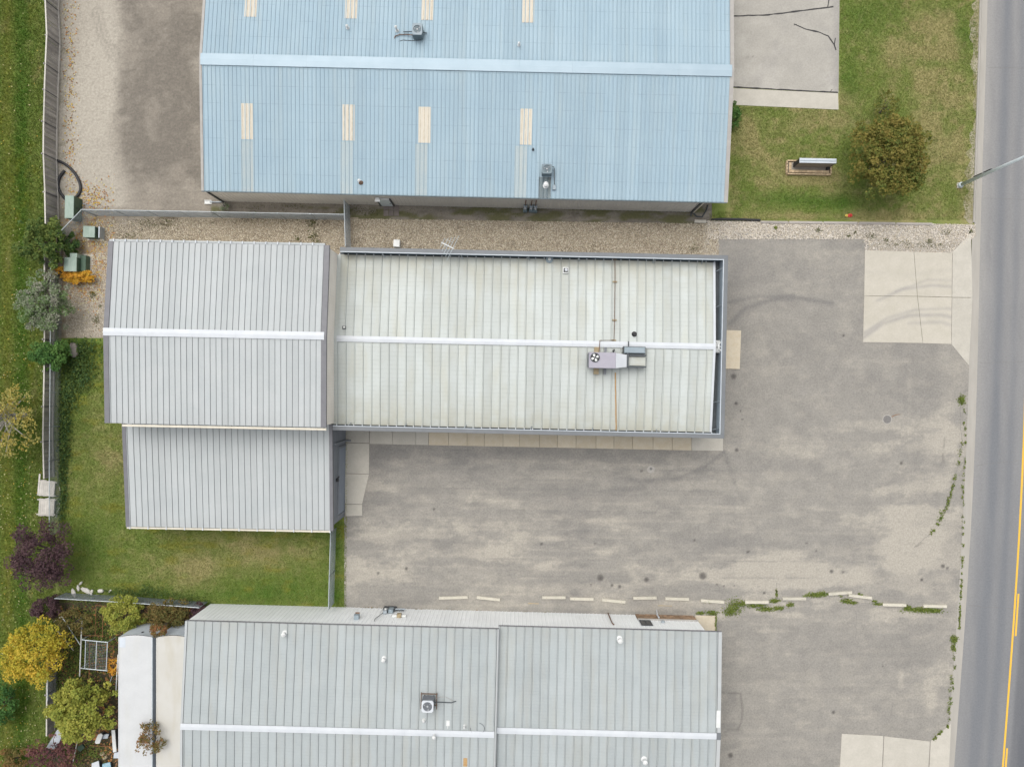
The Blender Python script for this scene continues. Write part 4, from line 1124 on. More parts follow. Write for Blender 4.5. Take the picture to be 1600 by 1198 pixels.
MB().box(bx0 - ux0 - .19, bx1 - ux0 + .03, by0 - uy0 - .0, by1 - uy0 + .04, -.02, .60).build('filter_box_frame', M['dark_metal'], R)
MB().tube([(bx0 - ux0 + .2, by1 - uy0 + .05, .3), (bx0 - ux0 + .2, by1 - uy0 + .42, .18)], .04, 6).build('conduit', M['dark_metal'], R)
for cx, w, m_ in ((932, .34, 'wood_tan'), (945.5, .16, 'louver')):
    a = q(cx, 563, 5.0)[0] - ux0
    MB().box(a - w / 2, a + w / 2, -.42, D + .42, -.14, .20).build('sleeper', M[m_], R)
MB().tube([(W * .95, D + .02, .5), (W * .95, D + .15, .45), (W * 1.02, D + .25, .1)], .05, 6).build('drain_trap', M['black'], R)
# rust-stained condensate line
pts2 = []
for k in range(15):
    py_ = 582 + (672 - 582) * k / 14
    a, c, h = FE.on(961.6 + .09 * k / 14 * 12 + random.uniform(-.3, .3), py_, lambda a, c: hE(a, c) + .03)
    pts2.append((a, c, h + .0))
cl = thing('condensate_line', 'rusty yellow drain line running down the white roof from the rooftop unit', 'pipe', (FE.o[0], FE.o[1], 0), angE)
MB().tube(pts2, .045, 5).build('pipe', M['rust_yellow'], cl)

# ---------------- tall grey building (left of centre)
angC = -math.atan(.0195)
FC = Frame(*[P(165, 660, 7.0)[i] for i in (0, 1)], angC)
LC = 15.05; DC = 12.36; HC, HCR = 7.0, 7.38
C = thing('tall_building', 'tall pale grey standing seam building with beige gable wall', 'building', (FC.o[0], FC.o[1], 0), angC)
b = MB(); gable_shell(b, .1, LC - .08, .1, DC / 2, DC - .1, HC - .12, HCR - .12, HC - .12)
wallC = b.build('wall', M['tan_wall'], C)
sd = MB()
me = MB().add([(0, 0, 0), (0, 0, .2), (.022, 0, 0), (0, DC - .2, 0), (0, DC - .2, .2), (.022, DC - .2, 0)], [(0, 2, 1), (3, 4, 5), (2, 5, 4, 1), (0, 3, 5, 2)]).mesh('siding_board', M['tan_wall'])
for i in range(14): link('siding_board', me, wallC, (LC - .079, .1, 4.1 + i * .2))
b = MB(); roof_deck(b, 0, LC, 0, DC / 2, DC, HC, HCR, HC)
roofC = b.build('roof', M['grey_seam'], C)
nC = 38
x0, x1 = .33, LC - .02
wC = (LC - .66) / 36
nC = 36
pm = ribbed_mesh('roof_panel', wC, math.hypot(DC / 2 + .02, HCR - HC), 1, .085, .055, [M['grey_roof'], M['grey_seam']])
roof_panels(roofC, pm, wC, .33, LC - .33, -.02, DC / 2, HC, HCR, 1)
roof_panels(roofC, pm, wC, .33, LC - .33, DC + .02, DC / 2, HC, HCR, -1)
ridge_cap(roofC, -.02, LC - .10, DC / 2, HCR, .26, .03, M['white_cap'], pieces=5)
for xx, w, m_ in ((-.02, .34, 'rake_trim'), (LC - .32, .36, 'rake_trim')):
    for s, y0 in ((1, -.03), (-1, DC + .03)):
        b = MB(); b.add([(0, y0, HC + .09), (w, y0, HC + .09), (w, DC / 2, HCR + .09), (0, DC / 2, HCR + .09), (w, y0, HC - .15), (w, DC / 2, HCR - .15), (0, y0, HC - .15), (0, DC / 2, HCR - .15)], [(0, 1, 2, 3), (1, 4, 5, 2), (0, 3, 7, 6), (0, 6, 4, 1)] if s > 0 else [(3, 2, 1, 0), (2, 5, 4, 1), (6, 7, 3, 0), (1, 4, 6, 0)])
        b.build('rake_trim', M[m_], roofC, (xx, 0, 0))
MB().box(1.1, LC + .02, -.25, -.10, HC - .16, HC - .03, bev=.02).build('eave_gutter', M['cream_trim'], roofC)
gN = MB().box(.0, LC - .3, DC + .05, DC + .18, HC - .16, HC - .02).build('eave_gutter', M['grey_roof'], roofC)
for i in range(0, 36):
    x = .33 + i * wC
    MB().box(x - .02, x + .05, DC + .0, DC + .2, HC + .02, HC + .07).build('gutter_strap', M['white_cap'], gN) if i % 2 == 0 else None

# ---------------- low grey garage (below the tall building)
angD = angC
FD = Frame(-28.18, -10.20, angD)
LD = 15.05; DD = 7.55; HD0, HD1 = 3.55, 4.40
D_ = thing('garage', 'low grey garage with a single pitch seamed roof beside the lawn', 'garage', (FD.o[0], FD.o[1], 0), angD)
b = MB()
b.add([(.05, .1, 0), (LD, .1, 0), (LD, DD, 0), (.05, DD, 0), (.05, .1, HD0 - .1), (LD, .1, HD0 - .1), (LD, DD, HD1 - .1), (.05, DD, HD1 - .1)], [(0, 1, 5, 4), (3, 0, 4, 7), (2, 3, 7, 6), (1, 2, 6, 5)])
wallD = b.build('wall', M['grey_siding'], D_)
b = MB(); b.add([(0, -.25, HD0), (LD + .0, -.25, HD0), (LD + .0, DD, HD1), (0, DD, HD1), (0, -.25, HD0 - .1), (LD, -.25, HD0 - .1), (LD, DD, HD1 - .1), (0, DD, HD1 - .1)], [(0, 1, 2, 3), (0, 4, 5, 1), (1, 5, 6, 2), (3, 7, 4, 0), (4, 7, 6, 5)])
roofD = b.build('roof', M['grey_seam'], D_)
wD = (LD - .42) / 33
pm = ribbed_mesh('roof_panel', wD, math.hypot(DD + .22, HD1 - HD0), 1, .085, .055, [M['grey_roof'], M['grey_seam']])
roof_panels(roofD, pm, wD, .24, LD - .18, -.24, DD + .2, HD0, HD1 + .02, 1)
for xx, w in ((-.02, .27), (LD - .17, .24)):
    b = MB(); b.add([(0, -.27, HD0 + .09), (w, -.27, HD0 + .09), (w, DD, HD1 + .10), (0, DD, HD1 + .10), (w, -.27, HD0 - .16), (w, DD, HD1 - .16), (0, -.27, HD0 - .16), (0, DD, HD1 - .16)], [(0, 1, 2, 3), (1, 4, 5, 2), (0, 3, 7, 6), (0, 6, 4, 1)])
    b.build('rake_trim', M['rake_trim'], roofD, (xx, 0, 0))
gs = MB().box(0, LD - .2, -.40, -.28, HD0 - .12, HD0 + .01).build('eave_gutter', M['cream_trim'], roofD)
for i in range(0, 34, 3): MB().box(.24 + i * wD - .02, .24 + i * wD + .05, -.42, -.2, HD0 + .02, HD0 + .07).build('gutter_strap', M['white_cap'], gs)
# lap siding on the east wall with the door opening left out
yA = FD.loc(537, 797, 0)[1]; yB = FD.loc(537, 697, 0)[1]
DH = 2.25
def board(y0, y1, z, hgt=.19):
    MB().add([(0, y0, 0), (0, y1, 0), (.0, y1, hgt), (0, y0, hgt), (.028, y0, 0), (.028, y1, 0), (.004, y0, hgt), (.004, y1, hgt)], [(4, 5, 7, 6), (0, 1, 5, 4), (0, 4, 6, 3), (1, 2, 7, 5), (3, 6, 7, 2)]).build('siding_board', M['grey_siding'], wallD, (LD + .003, 0, z))
for i in range(21):
    z = .05 + i * .195
    ymax = DD - .02; ymin = .12
    top = HD0 + (HD1 - HD0) * (DD - .3) / DD
    if z + .19 > HD0 - .12: ymin = .12 + (z + .19 - HD0 + .12) / (HD1 - HD0) * DD
    if ymin > DD - .4: break
    if z < DH:
        board(.12, yA - .16, z); board(yB + .16, ymax, z)
    else: board(ymin, ymax, z)
gd = thing('x', None, None); bpy.data.objects.remove(gd)
gdo = MB().box(LD + .002, LD + .012, yA - .02, yB + .02, .0, DH).build('garage_door', M['black'], D_)
for i in range(4):
    z0 = .03 + i * (DH - .05) / 4
    MB().box(LD + .014, LD + .05, yA + .01, yB - .01, z0, z0 + (DH - .05) / 4 - .02, bev=.012).build('door_section', M['door_blue'], gdo)
for y in (yA - .09, yB + .09): MB().box(LD + .004, LD + .10, y - .07, y + .07, .0, DH + .1).build('door_jamb', M['grey_siding'], gdo)
MB().box(LD + .034, LD + .10, yA - .018, yB + .018, DH + .0, DH + .12).build('door_head', M['grey_siding'], gdo)
y = FD.loc(522, 750, 3.0)[1]
MB().box(LD + .03, LD + .22, y - .12, y + .12, 2.75, 2.95, bev=.03).tube([(LD + .12, y + .1, 2.85), (LD + .25, y + .28, 2.8)], .05, 5).build('wall_lamp', M['black'], D_)
y = FD.loc(531, 690, 1.5)[1]
MB().box(LD + .03, LD + .13, y - .06, y + .06, .15, 3.6).tube([(LD + .08, y, .18), (LD + .45, y - .02, .07)], .06, 4).build('downspout', M['grey_siding'], D_)

# ---------------- long old building (bottom)
angB = -math.atan(.0262)
FB = Frame(*[P(329.5, 942.7, 0)[i] for i in (0, 1)], angB)
Bd = thing('long_building', 'long aged metal building with a stepped seamed roof and white ribbed wall', 'building', (FB.o[0], FB.o[1], 0), angB)
XS = FB.loc(779, 982, 3.9)[0]; XE = FB.loc(1127, 987, 3.5)[0]
HB0, HB1, HB2, HB3 = 4.15, 4.50, 3.52, 3.86
DB = 14.8
b = MB(); gable_shell(b, 0, XS, -DB, -DB / 2, 0, HB0 - .1, HB1 - .1, HB0 - .1)
wallB = b.build('wall', M['white_wall'], Bd)
b = MB(); gable_shell(b, XS + .004, XE - 1.1, -DB, -DB / 2, 0, HB2 - .1, HB3 - .1, HB2 - .1)
wallB2 = b.build('wall', M['white_wall'], Bd)
XW = FB.loc(992, 960, 0)[0]
nb = int(XS / .915)
wp = ribbed_mesh('wall_panel', XS / nb, HB0 - .12, 3, .09, .022, [M['white_wall'], M['white_wall']])
for i in range(nb): link('wall_panel', wp, wallB, (XS - i * XS / nb, .004, .02), (math.pi / 2, 0, math.pi))
L2 = XW - XS; nb2 = int(round(L2 / .915))
wp2 = ribbed_mesh('wall_panel', L2 / nb2, HB2 - .12, 3, .09, .022, [M['white_wall'], M['white_wall']])
for i in range(nb2): link('wall_panel', wp2, wallB2, (XW - i * L2 / nb2, .004, .02), (math.pi / 2, 0, math.pi))
L3 = XE - 1.1 - XW; nb3 = int(round(L3 / .915)); WS = 1.25
wp3 = ribbed_mesh('wall_panel', L3 / nb3, HB2 - .12 - WS, 3, .09, .022, [M['white_wall'], M['white_wall']])
for i in range(nb3): link('wall_panel', wp3, wallB2, (XE - 1.1 - i * L3 / nb3, .004, WS), (math.pi / 2, 0, math.pi))
# stone wainscot
wst = MB().box(XW + .01, XE - 1.11, -.10, .015, 0, WS - .06).build('wainscot', M['tar'], Bd)
for r in range(6):
    x = XW + .02
    while x < XE - 1.25:
        w = min(random.uniform(.28, .6), XE - 1.13 - x)
        MB().box(x, x + w - .02, .016, .055 + random.uniform(0, .03), r * .195 + .01, r * .195 + .185, bev=.015).build('stone', M['stone_brown'], wst)
        x += w
MB().box(XW, XE - 1.1, .005, .13, WS - .05, WS + .01).build('sill', M['pale_trim'], wst)
def slopeB(x, y):
    k = 1 - abs(y + DB / 2) / (DB / 2)
    return (HB0 + (HB1 - HB0) * k if x < XS else HB2 + (HB3 - HB2) * k) + .04
def old_roof(x0, x1, h0, h1, n, trimL, trimR):
    b = MB(); roof_deck(b, x0, x1, -DB - .03, -DB / 2, .03, h0, h1, h0)
    r = b.build('roof', M['old_seam'], Bd)
    w = (x1 - x0 - trimL - trimR) / n
    me = ribbed_mesh('roof_panel', w, math.hypot(DB / 2 + .03, h1 - h0), 1, .10, .055, [M['old_roof'], M['old_seam']])
    roof_panels(r, me, w, x0 + trimL, x1 - trimR, .03, -DB / 2, h0, h1, -1)
    roof_panels(r, me, w, x0 + trimL, x1 - trimR, -DB - .03, -DB / 2, h0, h1, 1)
    MB().box(x0, x1, .036, .085, h0 - .10, h0 + .05).build('eave_trim', M['rake_trim'], r)
    for xx, tw in ((x0 - .02, trimL), (x1 - trimR + .02, trimR)):
        for s, y0 in ((-1, .04), (1, -DB - .04)):
            b = MB(); b.add([(0, y0, h0 + .09), (tw, y0, h0 + .09), (tw, -DB / 2, h1 + .09), (0, -DB / 2, h1 + .09), (tw, y0, h0 - .15), (tw, -DB / 2, h1 - .15), (0, y0, h0 - .15), (0, -DB / 2, h1 - .15)], [(0, 1, 2, 3), (1, 4, 5, 2), (0, 3, 7, 6), (0, 6, 4, 1)] if s > 0 else [(3, 2, 1, 0), (2, 5, 4, 1), (6, 7, 3, 0), (1, 4, 6, 0)])
            b.build('rake_trim', M['grey_roof'], r, (xx, 0, 0))
    return r
roofB = old_roof(-.06, XS, HB0, HB1, 37, .16, .10)
roofB2 = old_roof(XS + .012, XE, HB2, HB3, 26, .10, .26)
ridge_cap(roofB, -.06, XS - .1, -DB / 2, HB1, .22, .02, M['white_cap'], pieces=7)
ridge_cap(roofB2, XS + .05, XE - .28, -DB / 2, HB3, .22, .02, M['white_cap'], pieces=5)
MB().box(XE - .30, XE + .03, -DB / 2 - .25, -DB / 2 + .25, HB3 + .0, HB3 + .11).build('ridge_end', M['coping'], roofB2)
x, y, h = FB.on(1122.5, 1122, slopeB)
MB().box(x - .17, x + .12, y - .62, y + .62, h + .06, h + .085).build('trim_patch', M['white_paint'], roofB2)
for px_, py_, r, hh in ((443, 991, .11, .4), (599, 1031, .10, .4), (969, 1001, .13, .5), (1008, 1190, .12, .5), (678, 1151, .09, .55), (725.5, 1136, .05, .35), (662, 1126, .07, .15)):
    x, y, h = FB.on(px_, py_, lambda a, c: slopeB(a, c) + hh * .8)
    pipe_vent(Bd, x, y, slopeB(x, y) - .02, r, hh)
x, y, h = FB.on(700, 1129, slopeB)
MB().box(x - .12, x + .12, y - .2, y + .2, h - .0, h + .035).tube([(x, y - .1, h), (x, y - .35, h + .1)], .03, 5).build('roof_patch', M['white_paint'], Bd)
x, y, h = FB.on(727, 1190, slopeB)
MB().box(x - .14, x + .14, y - .3, y + .3, h - .02, h + .02).build('rust_patch', M['rust_yellow'], roofB)
x, y, h = FB.on(668, 1103, lambda a, c: slopeB(a, c) + .95)
t = fan_unit('condenser', 'grey condenser on a rusty stand on the old seamed roof', FB.world(x, y, slopeB(x, y)), angB, .82, .82, .95, 'louver', 'white_cap', None, .18)
for sx in (-.56, .56): MB().box(sx - .025, sx + .025, -.55, .62, .10, .17).build('rail', M['pipe_brown'], t)
for sy in (-.3, .5): MB().box(-.6, .6, sy - .025, sy + .025, .02, .1).build('cross_rail', M['pipe_brown'], t)
hpipe(t, [(.42, .0, .25), (.7, -.02, .18), (1.1, -.06, .10), (1.6, -.08, .08), (1.95, .02, .05)], .035, 'dark_metal')
hpipe(t, [(.4, .2, .3), (.8, .3, .05), (1.2, .3, .05), (1.7, .05, .05)], .015, 'pale_trim')
pts2 = []
for k in range(15):
    a = -2.2 + 4.6 * k / 14
    X_, Y_, h = FB.on(746 + 11 * math.cos(a + .9), 1137 + 9 * math.sin(a + .9), slopeB)
    pts2.append((X_, Y_, h + .07))
cb = thing('cable_loop', 'thin dark cable curled on the old seamed roof near the ridge', 'cable', (FB.o[0], FB.o[1], 0), angB)
MB().tube(pts2, .014, 4).build('cable', M['dark_metal'], cb)
# things on the north wall of the long building
x = FB.loc(557, 965, 2.8)[0]
v_ = MB().box(x - .18, x + .18, .02, .36, 2.5, 2.95).build('wall_vent', M['unit_grey'], Bd)
MB().box(x - .16, x + .16, .30, .42, 2.42, 2.5).build('vent_hood', M['rust'], v_)
x = FB.loc(607, 947, .9)[0]
et = thing('meter_bank', 'cluster of grey electric meters and conduits on the white ribbed wall', 'meter', FB.world(x, .03, 0), angB)
MB().box(-.32, -.02, .0, .24, .8, 1.5, bev=.03).build('meter_box', M['zinc'], et)
MB().box(.05, .40, .0, .28, .7, 1.3, bev=.03).build('meter_box', M['unit_grey'], et)
MB().lathe([(.09, 0), (.09, .11)], 0, 0, 10).build('dial', M['white_paint'], et, (-.17, .24, 1.2), (-math.pi / 2, 0, 0))
MB().tube([(-.3, .1, 1.4), (-.45, .1, 2.2), (-.62, .14, 3.0), (-.62, .06, 3.3)], .025, 5).build('conduit', M['dark_metal'], et)
MB().tube([(.4, .12, .9), (1.2, .12, .9)], .05, 6).build('pipe', M['dark_metal'], et)
MB().tube([(.4, .12, .6), (1.25, .12, .55)], .05, 6).build('pipe', M['zinc'], et)
MB().box(-.45, .5, .0, .16, -.02, .7).build('lower_box', M['dark_metal'], et)
x = FB.loc(624.5, 957, 1.9)[0]
v_ = MB().box(x - .16, x + .16, .02, .30, 1.9, 2.25).build('wall_lamp', M['wood_tan'], Bd)
MB().box(x - .5, x - .17, .02, .2, 1.95, 2.15, bev=.03).build('lamp_head', M['white_paint'], v_)
MB().box(x + .17, x + .5, .02, .2, 1.95, 2.15, bev=.03).build('lamp_head', M['white_paint'], v_)
x = FB.loc(955, 968, 1.5)[0]
MB().tube([(x - .05, .09, .05), (x - .05, .09, 2.3), (x + .05, .06, 2.6)], .05, 6).build('conduit', M['pipe_brown'], Bd)
x0 = FB.loc(1001, 971, 1.9)[0]; x1 = FB.loc(1017, 971, 1.9)[0]
wdw = MB().box(x0, x1, .03, .045, 1.45, 2.5).build('window', M['glass'], wallB2)
for (a0, a1, z0, z1) in ((x0 - .05, x1 + .05, 1.38, 1.45), (x0 - .05, x1 + .05, 2.5, 2.57), (x0 - .05, x0, 1.452, 2.498), (x1, x1 + .05, 1.452, 2.498), ((x0 + x1) / 2 - .02, (x0 + x1) / 2 + .02, 1.452, 2.498)):
    MB().box(a0, a1, .032, .065, z0, z1).build('frame', M['dark_metal'], wdw)
x = FB.loc(1036, 970, 1.8)[0]
MB().lathe([(.14, 0), (.14, .12), (.07, .16)], 0, 0, 12).build('wall_vent', M['zinc'], Bd, (x, .03, 1.75), (-math.pi / 2, 0, 0))
x = FB.loc(1027, 961, .5)[0]
MB().box(x - .05, x + .05, .14, .22, .3, 1.1).tube([(x, .19, .5), (x + .02, .4, .2), (x + .02, .45, .02)], .03, 6).build('standpipe', M['white_cap'], Bd)

# ================================================================== FENCES
def resample(pts, step):
    out = [pts[0]]
    for a, b in zip(pts[:-1], pts[1:]):
        L = math.dist(a, b); n = max(1, int(round(L / step)))
        for i in range(1, n + 1): out.append((a[0] + (b[0] - a[0]) * i / n, a[1] + (b[1] - a[1]) * i / n))
    return out

def wood_fence(label, top_px, h, name='wooden_fence', rails=True):
    pts = [P(x, y, h)[:2] for x, y in top_px]
    o = thing(name, label, 'fence', (pts[0][0], pts[0][1], 0))
    ox, oy = pts[0]
    pk = resample(pts, .142)
    me = MB().box(-.011, .011, -.066, .066, .03, h - .02).mesh('picket', M['fence_wood'])
    for i, (a, b) in enumerate(zip(pk[:-1], pk[1:])):
        ang = math.atan2(b[1] - a[1], b[0] - a[0]) + math.pi / 2
        link('picket', me, o, ((a[0] + b[0]) / 2 - ox + random.uniform(-.012, .012), (a[1] + b[1]) / 2 - oy, random.uniform(-.02, .02)), (random.uniform(-.01, .01), random.uniform(-.012, .012), ang))
    ps = resample(pts, 2.35)
    pm_ = MB().box(-.10, -.013, -.05, .05, -.05, h + .06).mesh('post', M['fence_wood'])
    dk = MB().box(.012, .03, -.03, .03, .02, h).mesh('post_batten', M['dark_metal'])
    for i in range(len(ps) - 1):
        a, b = ps[i], ps[i + 1]
        ang = math.atan2(b[1] - a[1], b[0] - a[0]) + math.pi / 2
        link('post', pm_, o, (a[0] - ox, a[1] - oy, random.uniform(-.03, .05)), (0, 0, ang))
        link('post_batten', dk, o, (a[0] - ox, a[1] - oy, 0), (0, 0, ang))
        L = math.dist(a, b)
        for z, off, w in ((h - .03, -.02, .10), (.10, -.04, .05)):
            MB().box(off - w / 2, off + w / 2, 0, L - .01, z, z + (.04 if z > .5 else .14)).build('rail', M['pale_wood'], o, (a[0] - ox, a[1] - oy, random.uniform(-.012, .012)), (0, 0, ang + math.pi))
    return o
wood_fence('grey board fence between the meadow and the bare dirt yard', [(72, -60), (70, 0), (72.5, 55), (70.5, 100), (69, 140), (67.5, 190), (67, 240), (69.5, 300), (70.5, 350)], 1.75)
wood_fence('grey board fence behind the wire fence along the lawn', [(69, 380), (69, 480), (68.5, 580), (66.5, 690), (68, 748)], 1.32)
wood_fence('last weathered stretch of board fence under the yellow trees', [(73, 1035), (72.5, 1085), (72, 1150)], 1.2)

# two collapsed fence sections leaning by the purple tree
def broken(label, px_, py_, w, l, rz, tilt):
    x, y, _ = P(px_, py_, .35)
    o = thing('fallen_panel', label, 'fence panel', (x, y, .30), rz, 'collapsed fence panels')
    n = int(w / .145)
    for i in range(n):
        MB().box(-w / 2 + i * .145, -w / 2 + i * .145 + .138, -l / 2 + random.uniform(-.03, .03), l / 2 + random.uniform(-.04, .04), 0, .02).build('board', M['pale_wood'], o, (0, 0, random.uniform(-.004, .004)), (0, 0, 0))
    for y_ in (-l * .42, l * .42):
        MB().box(-w / 2 - .12, w / 2 + .05, y_ - .045, y_ + .045, .026, .07).build('rail', M['pale_wood'], o)
    MB().box(w / 2 - .12, w / 2 - .04, -l / 2, l / 2, .075, .11).build('upright', M['pale_wood'], o)
    o.rotation_euler = (tilt[0], tilt[1], rz)
    return o
broken('pale collapsed fence panel with a skewed lower edge', 74, 763, 1.15, 1.25, -.12, (.03, .16))
broken('pale collapsed fence panel squared up beside the purple tree', 73, 792, 1.2, 1.35, -.05, (-.03, .12))
def plank(label, a, b, w=.10, h=.3, name='loose_board', m='pale_wood', t=.03):
    A0, B0 = P(*a, h), P(*b, h)
    L = math.dist(A0, B0); ang = math.atan2(B0[1] - A0[1], B0[0] - A0[0])
    o = MB().box(0, L, -w / 2, w / 2, -t, 0, bev=.006).build(name, M[m], None, (A0[0], A0[1], A0[2]), (0, 0, ang))
    return tag(o, label, 'board')
plank('narrow loose board beyond the collapsed fence panels', (62, 740), (59.5, 771), .13, .35)
plank('pale stick lying on the grass beside the collapsed panels', (92.5, 761), (94.5, 772), .08, .05)
plank('curved pale branch propped on the wire fence by the panels', (94, 778), (92, 795), .09, .05)
plank('pale slanting stick below the curved branch', (91.5, 794), (87, 808), .06, .05)

def wire_fence(label, rail_px, h, sp=.075, spacing=2.6, name='chain_link_fence'):
    """galvanised chain link: posts, top rail, woven wire"""
    pts = [P(x, y, h)[:2] for x, y in rail_px]
    ox, oy = pts[0]
    o = thing(name, label, 'fence', (ox, oy, 0))
    loc = [(p[0] - ox, p[1] - oy) for p in pts]
    for a, b in zip(loc[:-1], loc[1:]):
        MB().tube([(a[0], a[1], h), (b[0], b[1], h)], .028, 6).build('top_rail', M['rail_zinc'], o)
        L = math.dist(a, b); ux, uy = (b[0] - a[0]) / L, (b[1] - a[1]) / L
        n = max(1, int(round(L / spacing)))
        pm_ = MB().tube([(0, 0, -.05), (0, 0, h + .04)], .033, 6).mesh('post', M['zinc'])
        for i in range(n + 1): link('post', pm_, o, (a[0] + ux * L * i / n, a[1] + uy * L * i / n, 0))
        V, Fc = [], []
        hh = h - .07; z0 = .05
        s = -hh
        r = .0042
        nx, ny = -uy * r, ux * r
        while s < L:
            for d in (1, -1):
                s0, s1 = s, s + hh
                za, zb_ = (z0, z0 + hh) if d > 0 else (z0 + hh, z0)
                ta, tb = max(0, (0 - s0) / hh), min(1, (L - s0) / hh)
                if tb <= ta: continue
                A0 = (s0 + ta * hh, za + (zb_ - za) * ta); B0 = (s0 + tb * hh, za + (zb_ - za) * tb)
                k = len(V)
                for (q, z) in (A0, B0):
                    X_, Y_ = a[0] + ux * q, a[1] + uy * q
                    V += [(X_ + nx, Y_ + ny, z), (X_ - nx, Y_ - ny, z), (X_, Y_, z + r * 1.6)]
                Fc += [(k, k + 1, k + 4, k + 3), (k + 1, k + 2, k + 5, k + 4), (k + 2, k, k + 3, k + 5)]
            s += sp
        me = np_mesh('wire_mesh', V, Fc, M['zinc'])
        w = link('wire_mesh', me, o); w['kind'] = 'stuff'
    return o
wire_fence('long chain link fence along the river gravel behind the warehouse', [(128.5, 327.5), (330, 331), (537, 335)], 2.0)
wire_fence('short chain link cross fence between warehouse and workshop', [(537.5, 313), (539.5, 384)], 2.0)
wire_fence('diagonal chain link run in front of the tall green cabinet', [(127, 328), (87, 369)], 1.9)
wire_fence('chain link fence running beside the shrubs and the board fence', [(79, 385), (78.5, 560), (77, 720), (77, 836)], 1.4)
wire_fence('chain link fence from the garage corner to the long building', [(516.5, 832), (514.5, 900), (513, 952)], 1.8)
wire_fence('low chain link fence dividing the lawn from the overgrown corner', [(85.5, 934.5), (190, 940.5), (311, 949)], 1.5)
wire_fence('short leaning chain link fence by the bushes below the yellow tree', [(75, 1040), (74, 1095)], 1.3)

# ================================================================== STREET AND YARD OBJECTS
# parking wheel stops
ws = MB()
prof = [(-.12, 0), (-.12, .06), (-.085, .12), (.085, .12), (.12, .06), (.12, 0)]
def stop_mesh(L):
    b = MB()
    vs = [(x_, p[0], p[1]) for x_ in (-L / 2, L / 2) for p in prof]
    b.add(vs, [tuple(range(6))[::-1], tuple(range(6, 12))] + [(i, i + 1, i + 7, i + 6) for i in range(5)])
    b.lathe([(.02, .118), (.02, .124)], -L * .32, 0, 6, 1); b.lathe([(.02, .118), (.02, .124)], L * .32, 0, 6, 1)
    return b.mesh('wheel_stop', [M['wheel_stop'], M['rust']])
M['wheel_stop'] = mat('wheel_stop', (.51, .48, .40), (.45, .425, .355), 3, .9, rnd=.06, fine=.08)
STOPS = [(708.4, 933.6, 45, -.03), (763, 935, 37, .11), (865.4, 933.4, 37, .0), (909, 935.6, 37, .02), (959, 938.8, 36.5, .10), (1007.7, 934.2, 36.8, -.015), (1058, 935.6, 36.5, .03), (1113, 939.4, 36.5, .07), (1182.5, 940.7, 36.5, .0), (1241, 935.3, 36, .0), (1312.8, 926.8, 35.5, -.08), (1344, 932, 35.3, .12), (1397.5, 945, 34.5, .02), (1461, 947, 35.5, .02)]
short = stop_mesh(36.5 * .0499); longm = stop_mesh(45 * .0499)
for i, (px_, py_, L, sl) in enumerate(STOPS):
    x, y, _ = P(px_, py_, .1)
    o = link('wheel_stop', longm if L > 40 else short, None, (x, y, .024), (0, 0, -math.atan(sl)))
    nth = ('first', 'second', 'third', 'fourth', 'fifth', 'sixth', 'seventh', 'eighth', 'ninth', 'tenth', 'eleventh', 'twelfth', 'thirteenth', 'last')[i]
    if i == 0: lb = 'extra long concrete wheel stop, first of the row from the wire fence'
    elif px_ < 1130: lb = nth + ' concrete wheel stop from the wire fence, facing the white ribbed wall'
    else: lb = nth + ' concrete wheel stop from the wire fence, set along the weedy seam'
    tag(o, lb, 'wheel stop', 'wheel stops in a row across the lot')

# utility cabinets
def cabinet(label, top, h, pad_=None, lid=.06, name='utility_box', step=None):
    (x0, y0, x1, y1) = top
    A0 = P(x0, y1, h); B0 = P(x1, y0, h)
    cx, cy = (A0[0] + B0[0]) / 2, (A0[1] + B0[1]) / 2
    w, d = B0[0] - A0[0], B0[1] - A0[1]
    o = thing(name, label, 'utility box', (cx, cy, 0), angA, 'green utility boxes')
    MB().box(-w / 2 + .02, w / 2 - .02, -d / 2 + .02, d / 2 - .02, .02, h - lid).build('cabinet', M['box_green'], o)
    MB().box(-w / 2, w / 2, -d / 2, d / 2, h - lid, h, bev=.02).build('lid', M['box_top'], o)
    for s in (-.25, .25): MB().box(w / 2 - .015, w / 2 + .005, d * s - d * .22, d * s + d * .22, .12, h - .14).build('door', M['box_green'], o)
    MB().box(w / 2 + .008, w / 2 + .05, -.03, .03, h * .45, h * .6).build('handle', M['dark_metal'], o)
    if pad_: MB().box(*pad_, -.02, .05, bev=.01).build('pad', M['concrete'], o)
    return o, w, d
cabinet('tall dark green utility cabinet beside the black hose and wire fence', (101, 305.5, 115, 341), 1.15)
o, w, d = cabinet('small square green utility box with a white post beside it', (129.5, 353, 148, 371), .8, (-.55, .75, -.55, .52))
MB().box(w / 2 + .26, w / 2 + .34, -d / 2, d / 2, .0, .75).build('side_plate', M['zinc'], o)
o, w, d = cabinet('green pad mounted transformer partly covered by yellow leaves', (99.5, 402, 119.5, 424), 1.1, (-.62, 1.15, -.75, 1.0))
MB().box(-.05, w / 2, d / 2, d / 2 + .33, .02, 1.08, bev=.02).build('side_cabinet', M['box_top'], o)
MB().box(w / 2 + .005, w / 2 + .42, -d / 2 + .1, d / 2 + .25, .05, .62, bev=.03).build('front_compartment', M['box_green'], o)
